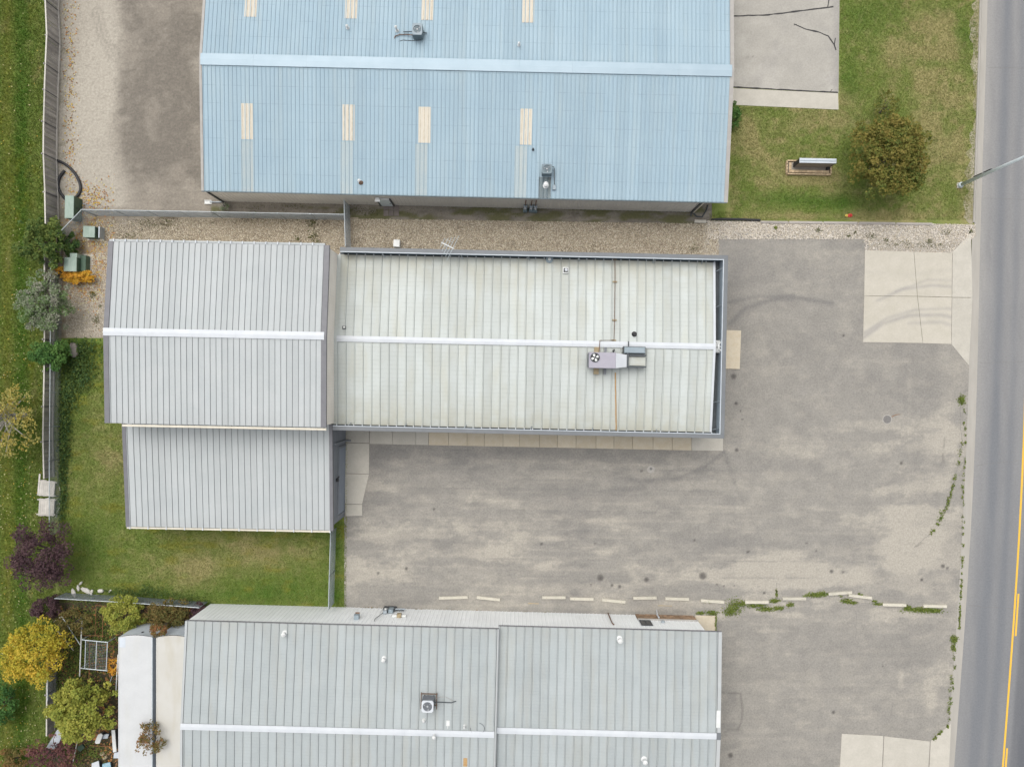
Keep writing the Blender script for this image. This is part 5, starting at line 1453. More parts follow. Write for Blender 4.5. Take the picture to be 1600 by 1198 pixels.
# black hose
hose = [(89.5, 251), (96, 253.5), (104, 258), (112, 265), (119, 274), (124, 284), (126, 294), (124, 302), (119, 308), (112, 313), (104, 312), (98, 306), (93, 298), (91, 290), (92, 281), (96, 273), (103, 264.5)]
hp = []
for i in range(len(hose) - 1):
    for k in range(3):
        a, c, d_, e_ = hose[max(i - 1, 0)], hose[i], hose[i + 1], hose[min(i + 2, len(hose) - 1)]
        t_ = k / 3
        f_ = lambda j: .5 * (2 * c[j] + (d_[j] - a[j]) * t_ + (2 * a[j] - 5 * c[j] + 4 * d_[j] - e_[j]) * t_ ** 2 + (3 * c[j] - a[j] - 3 * d_[j] + e_[j]) * t_ ** 3)
        X_, Y_, _ = P(f_(0), f_(1), .1)
        hp.append((X_, Y_, .12))
tag(MB().tube(hp, .105, 10).build('drain_hose', M['black'], smooth=True), 'thick black corrugated hose looped on the dirt by the board fence', 'hose')
tag(MB().tube([(*P(1111, 343.5)[:2], .12), (*P(1125, 343)[:2], .12), (*P(1150, 343.2)[:2], .12), (*P(1187, 344.5)[:2], .12)], [.06, .1, .1, .085], 8).build('drain_pipe', M['black']), 'straight black pipe lying along the lawn edge by the warehouse corner', 'pipe')
tag(MB().tube([(*P(130, 318.5, .9)[:2], .9), (*P(148, 324, .3)[:2], .3)], .03, 6).build('guy_wire', M['zinc']), 'thin grey stay leaning beside the tall green cabinet', 'stay')
# landscape timbers
for i, (a, c, yy) in enumerate(((1233, 1286, 347.4), (1287.5, 1341, 348), (1343, 1400, 348.6), (1401, 1458, 349.6), (1189, 1232, 347))):
    A0, B0 = P(a, yy - .3, .12), P(c, yy + .3, .12)
    L = math.dist(A0, B0)
    o = MB().box(0, L - .04, -.09, .09, -.14, 0, bev=.02).build('landscape_timber', M['timber'], None, A0, (0, 0, math.atan2(B0[1] - A0[1], B0[0] - A0[0])))
    tag(o, ('second', 'third', 'fourth', 'fifth', 'first')[i] + ' weathered grey edging timber along the front lawn from the black pipe', 'timber', 'timber edging pieces')
x, y, _ = P(1094.5, 345.8, .15)
tag(MB().box(-.46, .46, -.12, .12, -.16, .0, bev=.02).box(-.46, .46, -.005, .005, .0, .006).build('splash_block', M['concrete'], None, (x, y, .16), (0, 0, -.02)), 'short concrete block by the warehouse corner downspout', 'block')
# downspout extension frame at the warehouse corner
sx, sy = FA.world(LA - 1.55, -.08)[:2]
tag(MB().tube([(sx + .1, sy, .08), (sx + .35, sy - .28, .06), (sx + .8, sy - .32, .06), (sx + 1.15, sy + .25, .06), (sx + 1.25, sy + .6, .06)], .05, 6).build('drain_elbow', M['dark_metal']), 'dark bent drain pipe on the ground at the warehouse corner', 'pipe')
x, y, _ = P(325, 315.8, .1)
o = thing('splash_tray', 'white plastic splash tray under the warehouse corner downspout', 'tray', (x, y, .0), angA)
MB().box(-.28, .28, -.15, .15, .0, .06).box(-.28, .28, -.15, -.11, .06, .12).box(-.28, .28, .11, .15, .06, .12).build('tray', M['white_paint'], o)
MB().tube([(.15, 0, .10), (1.0, .02, .10), (1.35, .12, .12)], .045, 6).build('spout', M['zinc'], o)

# monument sign in a brick planter
x, y, _ = P(1264.5, 261.5, .3)
ms = thing('monument_sign', 'low silver topped monument sign standing in a tan brick planter on the lawn', 'sign', (x, y, 0), -.02)
pw, pd = 3.42, 1.02
MB().box(-pw / 2 + .12, pw / 2 - .12, -pd / 2 + .12, pd / 2 - .12, -.02, .20).build('planter_soil', M['soil'], ms)
bm_ = MB().box(-.1, .1, -.048, .048, -.03, .03, bev=.006).mesh('brick', M['brick'])
for r in range(4):
    z = .035 + r * .072
    n = int(pw / .212)
    for i in range(n):
        xx = -pw / 2 + .1 + i * (pw - .2) / (n - 1)
        for s in (-1, 1): link('brick', bm_, ms, (xx + (.05 if r % 2 and i < n - 1 else 0), s * pd / 2, z), (0, 0, 0))
    m_ = int((pd - .2) / .212)
    for i in range(m_ + 1):
        yy = -pd / 2 + .16 + i * (pd - .32) / max(m_, 1)
        for s in (-1, 1): link('brick', bm_, ms, (s * pw / 2, yy, z), (0, 0, math.pi / 2))
n = int(pw / .105)
for i in range(n):
    xx = -pw / 2 + .30 + i * (pw - .42) / n
    link('brick', bm_, ms, (xx, -pd / 2 + .20, .25), (0, 0, math.pi / 2))
for i in range(7):
    link('brick', bm_, ms, (-pw / 2 + .24, -pd / 2 + .16 + i * .11, .252), (0, 0, 0))
b0 = P(1239.6, 259, .25); b1 = P(1295, 261.5, .25)
sx0, sx1 = b0[0] - x + .05, b1[0] - x
MB().box(sx0, sx1, .02, .30, .2, 1.36).build('cabinet', M['sign_face'], ms)
MB().box(sx0 - .05, sx0 - .004, .0, .32, .2, 1.40).build('end_post', M['black'], ms)
MB().box(sx1 + .004, sx1 + .05, .0, .32, .2, 1.40).build('end_post', M['black'], ms)
tp = MB().box(sx0 - .05, sx1 + .05, -.02, .34, 1.402, 1.45, bev=.01).build('top_cap', M['trailer_side'], ms)
MB().box(sx0, sx1, .12, .17, 1.452, 1.47).build('cap_seam', M['unit_grey'], tp)
MB().box(sx1 - .22, sx1 - .02, -.16, .0, .22, .5, bev=.03).build('floodlight', M['black'], ms)

# light pole by the kerb
x, y, _ = P(1499, 290, 0)
lp = thing('street_light', 'tall galvanised street light pole standing on the verge by the kerb', 'street light', (x, y, 0), 0)
MB().box(-.22, .22, -.22, .22, -.03, .06, bev=.02).build('base_plate', M['concrete'], lp)
MB().lathe([(.2, .05), (.2, .3), (.15, .36)], 0, 0, 12).build('base_cover', M['pole'], lp)
MB().tube([(0, 0, .2), (0, 0, 9.6)], [.145, .08], 14).build('pole', M['pole'], lp, smooth=True)
MB().tube([(0, 0, 9.3), (.8, .0, 9.75), (2.6, .05, 9.95)], .045, 8).build('arm', M['zinc'], lp)
MB().box(2.5, 3.2, -.10, .20, 9.86, 10.02, bev=.05).build('lamp_head', M['zinc'], lp)
for z0, z1 in ((1.75, 2.75), (2.9, 3.75)):
    MB().box(-.06, .06, .15, .20, z0, z1).build('sign_plate', M['dark_metal'], lp)
# small litter
x, y, _ = P(1326, 337, .05)
tg = thing('plastic_scrap', 'crumpled red and yellow plastic scrap beside the lawn edging', 'litter', (x, y, .05))
def crumple(name, m_, dx, r):
    vs, fs = [], []
    for i in range(5):
        for k in range(6):
            th = math.pi * (i + .5) / 5; q_ = 2 * math.pi * k / 6
            rr = r * random.uniform(.6, 1.2)
            vs.append((dx + rr * math.sin(th) * math.cos(q_) * 1.2, rr * math.sin(th) * math.sin(q_), .03 + rr * .4 * math.cos(th)))
    for i in range(4):
        for k in range(6): fs.append((i * 6 + k, i * 6 + (k + 1) % 6, (i + 1) * 6 + (k + 1) % 6, (i + 1) * 6 + k))
    MB().add(vs, fs).build(name, M[m_], tg)
crumple('red_scrap', 'red_plastic', .08, .17); crumple('yellow_scrap', 'yellow_plastic', -.18, .12)

def rock(label, px_, py_, rx, ry, rz, m_='rock', name='boulder', rot=0, h0=None, cat='rock', grp=None):
    x, y, _ = P(px_, py_, rz * .6)
    vs, fs = [], []
    n, k_ = 7, 12
    ph = RNG.uniform(.82, 1.12, (n, k_))
    for i in range(n):
        th = math.pi * (i + .35) / n
        for k in range(k_):
            q_ = 2 * math.pi * k / k_; s = ph[i, k]
            vs.append((rx * s * math.sin(th) * math.cos(q_), ry * s * math.sin(th) * math.sin(q_), rz * (.5 + .62 * math.cos(th))))
    for i in range(n - 1):
        for k in range(k_): fs.append((i * k_ + k, i * k_ + (k + 1) % k_, (i + 1) * k_ + (k + 1) % k_, (i + 1) * k_ + k))
    fs.append(tuple(range(k_))[::-1])
    return tag(MB().add(vs, fs).build(name, M[m_], None, (x, y, .0), (0, 0, rot), smooth=True), label, cat, grp)
rock('brown boulder beside the round green bush', 115, 547, .36, .62, .5, rot=.15)
rock('white stone at the foot of the low wire fence', 157, 923, .24, .16, .2, 'pale_stone', 'stone')
for (a, c, r) in ((115, 926, .28), (122, 918, .2), (126, 911, .15), (134, 922, .35), (143, 925, .2), (172, 923, .12)):
    rock('pale broken rubble piled along the low wire fence', a, c, r * 1.3, r * .6, .12, 'pale_stone', 'rubble', RNG.uniform(0, 3), grp='rubble along the low wire fence')
x, y, _ = P(108, 776 - 39, 0)

# antenna on the workshop parapet and white box behind it
x, y = FE.loc(709, 383, 7.2)
an = thing('antenna', 'spindly white television antenna mast on the workshop parapet', 'antenna', FE.world(FE.loc(700, 387, 5.2)[0], DE - .12, HP), angE)
MB().tube([(0, 0, -.02), (0, 0, 1.95)], .022, 6).build('mast', M['rail_zinc'], an)
bo = MB().tube([(-.30, .30, 1.75), (.58, -.16, 2.0)], .04, 5).build('boom', M['white_paint'], an)
for k, l in ((-.22, .35), (-.02, .5), (.16, .62), (.34, .75), (.52, .95)):
    cx, cy, cz = -.30 + (k + .3) * 1.0, .30 - (k + .3) * .52, 1.75 + (k + .3) * .28
    MB().tube([(cx + l * .42, cy + l * .9, cz + .03), (cx - l * .42, cy - l * .9, cz + .03)], .018, 4).build('element', M['rail_zinc'], an)
MB().tube([(-.05, .55, 1.6), (.45, .3, 1.75)], .012, 4).build('strut', M['rail_zinc'], an)
x, y, _ = P(619.5, 380, .6)
o = thing('white_box', 'small white metal box standing on the gravel behind the workshop', 'box', (x, y, 0), -.05)
MB().box(-.22, .22, -.26, .26, .02, .55).build('body', M['white_paint'], o); MB().box(-.24, .24, -.28, .28, .552, .60, bev=.02).build('lid', M['white_paint'], o)

# ================================================================== TRAILERS AND SCRAP
def trailer(label, x0p, x1p, yp, h, m_, L=12.4, rounded=True):
    x0, x1 = P(x0p, yp, h)[0], P(x1p, yp, h)[0]
    y1 = P(x0p, yp, h)[1]
    w = x1 - x0
    o = thing('trailer', label, 'trailer', ((x0 + x1) / 2, y1, 0), 0)
    prof = []
    for i in range(9):
        q_ = math.pi * i / 8
        prof.append((-w / 2 + .0 + w * i / 8, .16 * math.sin(q_) if rounded else 0))
    vs, fs = [], []
    z0 = 1.05
    pts = [(x_, y_) for x_, y_ in prof] + [(w / 2, -L), (-w / 2, -L)]
    n = len(pts)
    vs = [(a, c, z0) for a, c in pts] + [(a, c, h) for a, c in pts]
    body = MB().add(vs, [(i, (i + 1) % n, n + (i + 1) % n, n + i) for i in range(n)] + [tuple(range(n))], 0)
    bo = body.build('body', M['trailer_side'], o)
    rf = MB()
    nseg = 10
    for i in range(nseg):                      # bowed sheet roof with laps
        ya, yb = -L * i / nseg, -L * (i + 1) / nseg - .01
        for k in range(8):
            xa, xb = -w / 2 + .02 + (w - .04) * k / 8, -w / 2 + .02 + (w - .04) * (k + 1) / 8
            f_ = lambda x_: h + .03 + .05 * (1 - (2 * x_ / w) ** 2)
            fr = lambda k2: .15 * math.sin(math.pi * k2 / 8) if (i == 0 and rounded) else 0
            rf.quad((xa, ya + fr(k), f_(xa) + .002 * (i % 2)), (xa, yb, f_(xa) + .002 * (i % 2)), (xb, yb, f_(xb) + .002 * (i % 2)), (xb, ya + fr(k + 1), f_(xb) + .002 * (i % 2)))
    rf.build('roof', M[m_], o)
    for s in (-1, 1): MB().box(s * w / 2 - .03, s * w / 2 + .03, -L, -.02, h - .05, h + .045).build('roof_rail', M['rail_zinc'] if s > 0 else M[m_], o)
    MB().box(-w / 2 + .3, w / 2 - .3, -L + .3, -1.0, .75, 1.04).build('chassis', M['black'], o)
    for yy in (-L + 1.4, -L + 2.6):
        for s in (-1, 1):
            wl_ = MB().lathe([(.5, -.14), (.52, -.10), (.52, .10), (.5, .14), (.28, .14), (.25, .08)], 0, 0, 18).build('wheel', M['black'], o, (s * (w / 2 - .25), yy, .52), (0, math.pi / 2, 0))
            MB().lathe([(.26, .05), (.24, .12), (.1, .13)], 0, 0, 12).build('rim', M['zinc'], wl_)
    for s in (-1, 1): MB().box(s * .7 - .06, s * .7 + .06, -2.6, -2.45, .0, 1.0).build('landing_leg', M['dark_metal'], o)
    return o, w
o, w = trailer('white box trailer with a rounded nose beside the shrubs', 186, 238, 994.5, 3.6, 'trailer_white')
MB().box(.25 - .06, .25 + .06, .16, .19, h - .0 if False else 3.0, 3.2).build('marker_lamp', M['black'], o)
MB().box(-w / 2 + .06, -w / 2 + .55, -.75, -.02, 3.655, 3.662).build('roof_patch', M['trailer_side'], o)
trailer('cream stained box trailer parked against the long building wall', 245, 295.5, 995, 3.6, 'trailer_cream')

def bar_frame(name, label, bars, h, r, m_, cat, loc_px, legs=True):
    x0, y0, _ = P(*loc_px, h)
    o = thing(name, label, cat, (x0, y0, 0))
    for i, (a, c, nm) in enumerate(bars):
        A0, B0 = P(*a, h), P(*c, h)
        MB().tube([(A0[0] - x0, A0[1] - y0, h), (B0[0] - x0, B0[1] - y0, h)], r, 6).build(nm, M[m_], o)
    if legs:
        ends = []
        for a, c, nm in bars:
            for p in (a, c):
                if all(math.dist(p, q_) > 6 for q_ in ends): ends.append(p)
        for p in ends[:4]:
            A0 = P(*p, h)
            MB().tube([(A0[0] - x0, A0[1] - y0, 0), (A0[0] - x0, A0[1] - y0, h)], r, 6).build('leg', M[m_], o)
    return o
rk = bar_frame('metal_rack', 'rectangular white metal rack with a wire mesh bed beside the white trailer', [((128, 999), (168, 1003), 'bar'), ((168, 1004), (166, 1046), 'bar'), ((126, 1043.5), (168, 1047.5), 'bar'), ((134, 999.5), (132.5, 1044), 'bar'), ((151, 1001), (149.5, 1046), 'bar')], 1.2, .035, 'rail_zinc', 'rack', (147, 1023))
V, Fc = [], []
b = MB()
x0, y0, _ = P(147, 1023, 1.2)
for k in range(13):
    a = P(134 + k * 2.7, 1001, 1.2); c = P(133 + k * 2.65, 1045, 1.2)
    b.tube([(a[0] - x0, a[1] - y0, 1.19), (c[0] - x0, c[1] - y0, 1.19)], .007, 3, cap=False)
for k in range(18):
    a = P(134 - k * .08, 1001 + k * 2.5, 1.2); c = P(167 - k * .08, 1004 + k * 2.45, 1.2)
    b.tube([(a[0] - x0, a[1] - y0, 1.185), (c[0] - x0, c[1] - y0, 1.185)], .007, 3, cap=False)
o = b.build('wire_bed', M['zinc'], rk); o['kind'] = 'stuff'
bar_frame('steel_stand', 'rusty orange steel frame standing behind the white metal rack', [((140, 1006), (177, 1009), 'bar'), ((177, 1009), (176, 1048), 'bar'), ((140, 1006), (139, 1070), 'bar'), ((151, 1028.5), (184, 1028.5), 'bar'), ((151, 1040), (180, 1040), 'bar')], .8, .03, 'rust', 'frame', (158, 1030))
bar_frame('rusty_gate', 'narrow rusty gate frame below the low wire fence', [((150, 945), (149, 992), 'bar'), ((150, 945), (166, 947), 'bar'), ((161, 947), (160, 995), 'bar'), ((120, 992), (162, 993), 'bar')], .7, .025, 'rust', 'frame', (155, 970))
def pole(label, a, c, h, r, m_, name='loose_pole', cat='pole'):
    A0, B0 = P(*a, h), P(*c, h)
    L = math.dist(A0, B0)
    o = MB().tube([(0, 0, 0), (L, 0, 0)], r, 7).build(name, M[m_], None, A0, (0, 0, math.atan2(B0[1] - A0[1], B0[0] - A0[0])))
    return tag(o, label, cat)
pole('long white pole lying beside the white metal rack', (128, 970), (124.5, 1056), .9, .045, 'white_paint')
pole('thin grey pole slanting through the yellow bushes', (96, 962), (126, 1008), .8, .035, 'rail_zinc')
pole('short pale rail at the top of the slanting pole', (84, 971), (97, 962), .8, .04, 'pale_wood')
pole('pale stick behind the slanting pole in the yellow tree', (90, 985), (115, 1016), .7, .025, 'pale_wood')
pole('white ladder rail leaning along the trailer side', (184.5, 1022), (181, 1085), 1.0, .04, 'white_paint')
pole('thin white pole below the yellow green tree', (122, 1152), (114, 1190), .6, .03, 'white_paint')
pole('grey stick under the ladder rail', (175, 1056), (169, 1074), .7, .025, 'rail_zinc')
pole('short rusty bar lying between the scrap', (140, 1164), (177, 1166), .5, .03, 'rust', 'rusty_bar', 'bar')
def panel_px(name, label, quad_px, h, m_, t=.05, cat='scrap', extra=None):
    pw = [P(*p, h)[:2] for p in quad_px]
    cx = sum(p[0] for p in pw) / len(pw); cy = sum(p[1] for p in pw) / len(pw)
    o = thing(name, label, cat, (cx, cy, 0))
    MB().slab([(p[0] - cx, p[1] - cy) for p in pw], h - t, h, bev=.008).build('sheet', M[m_], o)
    MB().slab([((p[0] - cx) * .8, (p[1] - cy) * .8) for p in pw], 0.0, h - t - .002, bev=.01).build('base', M['dark_metal'], o)
    return o
panel_px('metal_trough', 'long pale grey metal trough lying diagonally under the purple bush', [(95, 1130), (102, 1142), (82, 1177), (70, 1171)], .5, 'trailer_side')
panel_px('white_tank', 'white rounded appliance shell among the scrap', [(153, 1147), (158, 1145), (160.5, 1148), (155.5, 1161), (150, 1161.5), (148, 1159)], .6, 'white_paint')
panel_px('white_gutter', 'white folded gutter piece standing by the trailer', [(174, 1140), (179.5, 1140), (182, 1174), (176.5, 1175)], .7, 'white_paint')
panel_px('blue_sheet', 'light blue plastic sheet beside the white tank', [(160, 1147), (170, 1146), (168, 1153), (160, 1154)], .35, 'trailer_side')
panel_px('teal_tarp', 'dark green folded tarp on the scrap heap', [(122, 1165), (128, 1162), (132, 1168), (125, 1174), (120, 1170)], .3, 'box_green')
panel_px('blue_tarp', 'bright blue tarp at the bottom of the scrap heap', [(160, 1193), (172, 1190), (175, 1210), (158, 1212)], .4, 'blue_tarp')
panel_px('grey_trunk', 'pale grey tote lid by the blue tarp', [(143, 1192), (154, 1188), (158, 1214), (143, 1216)], .45, 'white_cap')
panel_px('pale_sheet', 'pale blue metal sheet against the trailer wheel', [(178, 1176), (185, 1174), (185, 1184), (177, 1184)], .4, 'trailer_side')
rock('tan rounded stone among the scrap near the trailer', 160, 1177, .22, .18, .25, 'wood_tan', 'stone')
rock('tan flat stone below the rounded stone', 164, 1183, .24, .14, .2, 'wood_tan', 'stone', .5)

# ================================================================== PLANTS
def leafmat(name, a, b, c):
    a, b, c = (tuple(v * 1.5 for v in q) for q in (a, b, c))
    return mat(name, a, tuple(v * .8 for v in a), 1.2, .75, paint=(('Red', b), ('Green', c)), trans=.3, spec=.25)
LM = {
    'olive': leafmat('olive', (.135, .132, .028), (.175, .138, .036), (.080, .108, .024)),
    'green': leafmat('green', (.060, .105, .025), (.115, .145, .035), (.028, .062, .022)),
    'bright': leafmat('bright', (.058, .130, .030), (.105, .175, .045), (.030, .080, .022)),
    'greyg': leafmat('greyg', (.150, .190, .110), (.225, .215, .180), (.095, .155, .050)),
    'yellow': leafmat('yellow', (.36, .31, .035), (.42, .29, .040), (.17, .19, .028)),
    'straw': leafmat('straw', (.25, .23, .075), (.31, .25, .06), (.16, .17, .06)),
    'amber': leafmat('amber', (.50, .30, .035), (.42, .20, .030), (.30, .22, .035)),
    'lime': leafmat('lime', (.235, .250, .045), (.29, .265, .055), (.125, .160, .030)),
    'purple': leafmat('purple', (.062, .034, .040), (.105, .062, .062), (.034, .020, .026)),
    'wine': leafmat('wine', (.105, .040, .048), (.16, .075, .060), (.052, .028, .030)),
    'russet': leafmat('russet', (.130, .108, .034), (.20, .095, .040), (.080, .085, .026)),
    'weed': leafmat('weed', (.105, .150, .028), (.17, .175, .045), (.06, .10, .022)),
    'under': leafmat('under', (.060, .075, .020), (.115, .110, .030), (.030, .042, .014)),
}
M['bark'] = mat('bark', (.10, .082, .065), (.145, .12, .095), 6, .95, bump=.5, bscale=20)

def leaf_quads(C, S, up=.6):
    """leaf cards: centres (n,3), sizes (n,)"""
    n = len(C)
    d = RNG.normal(0, 1, (n, 3)); d[:, 2] = np.abs(d[:, 2]) + up
    d /= np.linalg.norm(d, axis=1)[:, None]
    a = RNG.normal(0, 1, (n, 3)); u = np.cross(d, a); u /= np.linalg.norm(u, axis=1)[:, None] + 1e-9
    w = np.cross(d, u)
    s = S[:, None]
    fold = d * s * .18
    V = np.stack([C - u * s, C + w * s * .55 + fold, C + u * s, C - w * s * .55 + fold], 1)
    return V.reshape(-1, 3), np.arange(4 * n).reshape(-1, 4)

def crown_points(rx, ry, rz, n, clumps, hole=.0, cl=.28, thin=0.0):
    """leaf centres grouped in clumps over an uneven ellipsoid"""
    k = RNG.normal(0, 1, (clumps, 3)); k /= np.linalg.norm(k, axis=1)[:, None]
    k[:, 2] = np.where(k[:, 2] < -.45, -k[:, 2], k[:, 2])
    rad = RNG.uniform(.35, 1.0, clumps) ** .55 * RNG.uniform(.75, 1.22, clumps)
    cc = k * rad[:, None]
    sz = cl * RNG.uniform(.6, 1.35, clumps)
    w = sz ** 2 / (sz ** 2).sum()
    idx = RNG.choice(clumps, n, p=w)
    q = RNG.normal(0, 1, (n, 3)); q /= np.linalg.norm(q, axis=1)[:, None]
    q[:, 2] = np.abs(q[:, 2]) * np.where(RNG.random(n) < .8, 1, -1)
    r = RNG.uniform(.35, 1.0, n) ** .6
    pts = cc[idx] + q * (r * sz[idx])[:, None]
    pts = pts * np.array((rx, ry, rz))
    tone = RNG.normal(.0, 1.0, clumps)[idx]
    return pts, tone, cc * np.array((rx, ry, rz))

def plant(name, label, cat, px_, py_, rx, ry, rz, hc, m_, n=3000, clumps=60, leaf=.10, trunk=True, cl=.28, group=None, tone=(.4, .35), sparse_limbs=0, limb_mat='bark', lean=(0, 0)):
    """px,py = where the crown centre (height hc) is seen; rx,ry,rz metres"""
    X, Y, _ = P(px_, py_, hc)
    o = thing(name, label, cat, (X - lean[0], Y - lean[1], 0), 0, group)
    n = int(n * .88)
    pts, tn, cc = crown_points(rx, ry, rz, n, clumps, cl=cl * .92)
    pts += np.array((lean[0], lean[1], hc))
    pts[:, 2] = np.maximum(pts[:, 2], .06)
    S = leaf * RNG.uniform(.6, 1.3, n)
    V, Fc = leaf_quads(pts, S)
    t = RNG.random((n, 2))
    R_ = np.clip(ss(.25, 1.0, t[:, 0] * .7 + .3 * (tn * .5 + .5)) * tone[0] * 2, 0, 1)
    G_ = np.clip(ss(.35, 1.0, t[:, 1] * .7 - .3 * (tn * .5 - .3)) * tone[1] * 2, 0, 1)
    p = np.repeat(np.stack([R_, G_, G_ * 0], -1), 4, 0)
    me = np_mesh('crown', V, Fc, LM[m_], p)
    link('crown', me, o)['kind'] = 'stuff'
    if trunk:
        b = MB()
        r0 = max(.03, .035 * (rx + ry))
        top = (lean[0], lean[1], hc)
        b.tube([(0, 0, -.05), (lean[0] * .3 + random.uniform(-.1, .1), lean[1] * .3, hc * .45), (lean[0] * .7, lean[1] * .7, hc * .8), (lean[0], lean[1], hc + rz * .5)], [r0, r0 * .8, r0 * .55, r0 * .2], 7)
        for c in cc[RNG.choice(len(cc), min(len(cc), 9 + sparse_limbs), replace=False)]:
            s0 = RNG.uniform(.25, .7)
            st = np.array((lean[0] * s0, lean[1] * s0, hc * s0)); en = np.array((c[0] + lean[0], c[1] + lean[1], max(c[2] + hc, .2)))
            md = st * .5 + en * .5 + np.array((0, 0, .12 * rz))
            b.tube([tuple(st), tuple(md), tuple(en)], [r0 * .4, r0 * .25, r0 * .08], 5)
        b.build('trunk', M[limb_mat], o)
    return o

plant('crab_tree', 'round olive brown tree standing alone on the front lawn', 'tree', 1388, 247, 2.75, 3.15, 2.0, 2.9, 'olive', 15000, 150, .105, cl=.19, tone=(.45, .55))
plant('sapling', 'thin dark green sapling behind the olive brown tree', 'tree', 1385, 168, 1.0, 1.3, .6, 1.1, 'olive', 700, 40, .08, cl=.22, tone=(.05, .9))
plant('juniper', 'narrow green shrub squeezed against the warehouse east wall', 'shrub', 1146, 181, .45, .85, .6, .6, 'bright', 1500, 30, .07, cl=.35)
plant('elm_bush', 'bright and dark green bush growing through the wire fence corner', 'shrub', 70, 378, 1.75, 1.95, 1.2, 1.5, 'green', 5600, 70, .10, cl=.19, tone=(1.0, .2))
plant('dark_bush', 'dark green bush next to the transformer', 'shrub', 108, 380, .8, .8, .6, .8, 'green', 2200, 40, .075, cl=.28, tone=(.1, .75))
plant('yellow_shrub', 'golden yellow shrub spilling over the gravel below the transformer', 'shrub', 125, 433, 1.35, .50, .4, .55, 'amber', 2000, 45, .08, cl=.28)
plant('amber_shrub', 'small amber shrub at the wire fence by the transformer', 'shrub', 97, 424, .75, .35, .4, .6, 'amber', 900, 24, .08, cl=.32, tone=(.7, .2))
plant('silver_bush', 'large silvery green bush hanging over the board fence', 'shrub', 71, 476, 1.95, 2.1, 1.2, 1.7, 'greyg', 8000, 100, .09, cl=.20, tone=(.45, .7))
plant('round_bush', 'round vivid green bush beside the boulder', 'shrub', 83, 552, 1.45, 1.15, .9, 1.1, 'bright', 5200, 70, .08, cl=.26, tone=(.35, .4))
plant('ash_tree', 'sparse yellow tree reaching in over the meadow', 'tree', -12, 652, 3.1, 3.1, 1.4, 3.6, 'straw', 4800, 100, .10, cl=.17, sparse_limbs=26, tone=(.9, .25), limb_mat='pale_wood')
plant('plum_tree', 'dark purple plum tree at the end of the collapsed fence', 'tree', 68, 866, 2.25, 2.35, 1.4, 2.2, 'purple', 8000, 110, .085, cl=.22, tone=(.45, .4), sparse_limbs=8)
plant('plum_shrub', 'low dusky purple shrub below the plum tree', 'shrub', 74, 948, 1.05, .95, .6, .8, 'purple', 2400, 45, .08, cl=.28, tone=(.35, .55))
plant('golden_tree', 'bright golden yellow tree left of the metal rack', 'tree', 58, 1020, 2.35, 2.25, 1.4, 2.3, 'yellow', 9000, 110, .09, cl=.22, tone=(.5, .35))
plant('edge_tree', 'dark green bush under the golden tree at the meadow', 'shrub', 4, 1098, 1.3, 1.6, .9, 1.2, 'bright', 3600, 60, .085, cl=.24, tone=(.1, .7))
plant('lime_tree', 'broad lime green tree beside the white trailer', 'tree', 131, 1107, 2.55, 2.30, 1.5, 2.4, 'lime', 9500, 110, .115, cl=.19, tone=(.35, .45))
plant('lime_shrub', 'lime green shrub at the nose of the white trailer', 'shrub', 198, 958, 1.65, 1.35, 1.0, 1.5, 'lime', 5600, 75, .08, cl=.24, tone=(.3, .6))
plant('russet_shrub', 'reddish olive shrub between the trailers and the long building', 'shrub', 262, 963, 1.75, 1.20, .9, 1.3, 'russet', 4800, 75, .075, cl=.24, tone=(.25, .65))
plant('vine', 'orange red vine climbing on the cream trailer nose', 'vine', 246, 984, .75, .45, .35, 3.6, 'russet', 700, 26, .075, cl=.3, tone=(.95, .1))
plant('purple_sprig', 'small dark purple shrub at the long building corner', 'shrub', 309, 957, .65, .7, .6, .8, 'purple', 1100, 24, .075, cl=.3)
plant('gap_sumac', 'spiky russet tree growing up between the two trailers', 'tree', 236, 1153, 1.05, 1.25, .8, 4.1, 'russet', 1500, 60, .07, cl=.2, tone=(.5, .4), sparse_limbs=10)
plant('wine_shrub', 'wine red shrub with bare twigs over the metal trough', 'shrub', 78, 1178, 2.3, 1.35, .9, 1.3, 'wine', 2600, 90, .075, cl=.15, tone=(.5, .45), sparse_limbs=25)
plant('olive_shrub', 'thin olive shrub beside the long white pole', 'shrub', 116, 972, 1.35, 1.1, .7, .9, 'russet', 1900, 60, .07, cl=.2, tone=(.1, .7))
plant('orange_vine', 'orange creeper on the rusty frame by the trailer', 'vine', 178, 1040, .45, .75, .4, .8, 'amber', 420, 20, .07, cl=.3, tone=(.95, .0))
plant('rust_bush', 'russet and olive bush in the meadow below the golden tree', 'shrub', 22, 1185, 1.2, .9, .5, .7, 'russet', 1500, 40, .08, cl=.25)
plant('dry_weed', 'pale dried weed tuft at the warehouse corner', 'weed', 351, 324, .32, .32, .3, .35, 'greyg', 260, 14, .07, cl=.35, tone=(.9, .0), trunk=False)

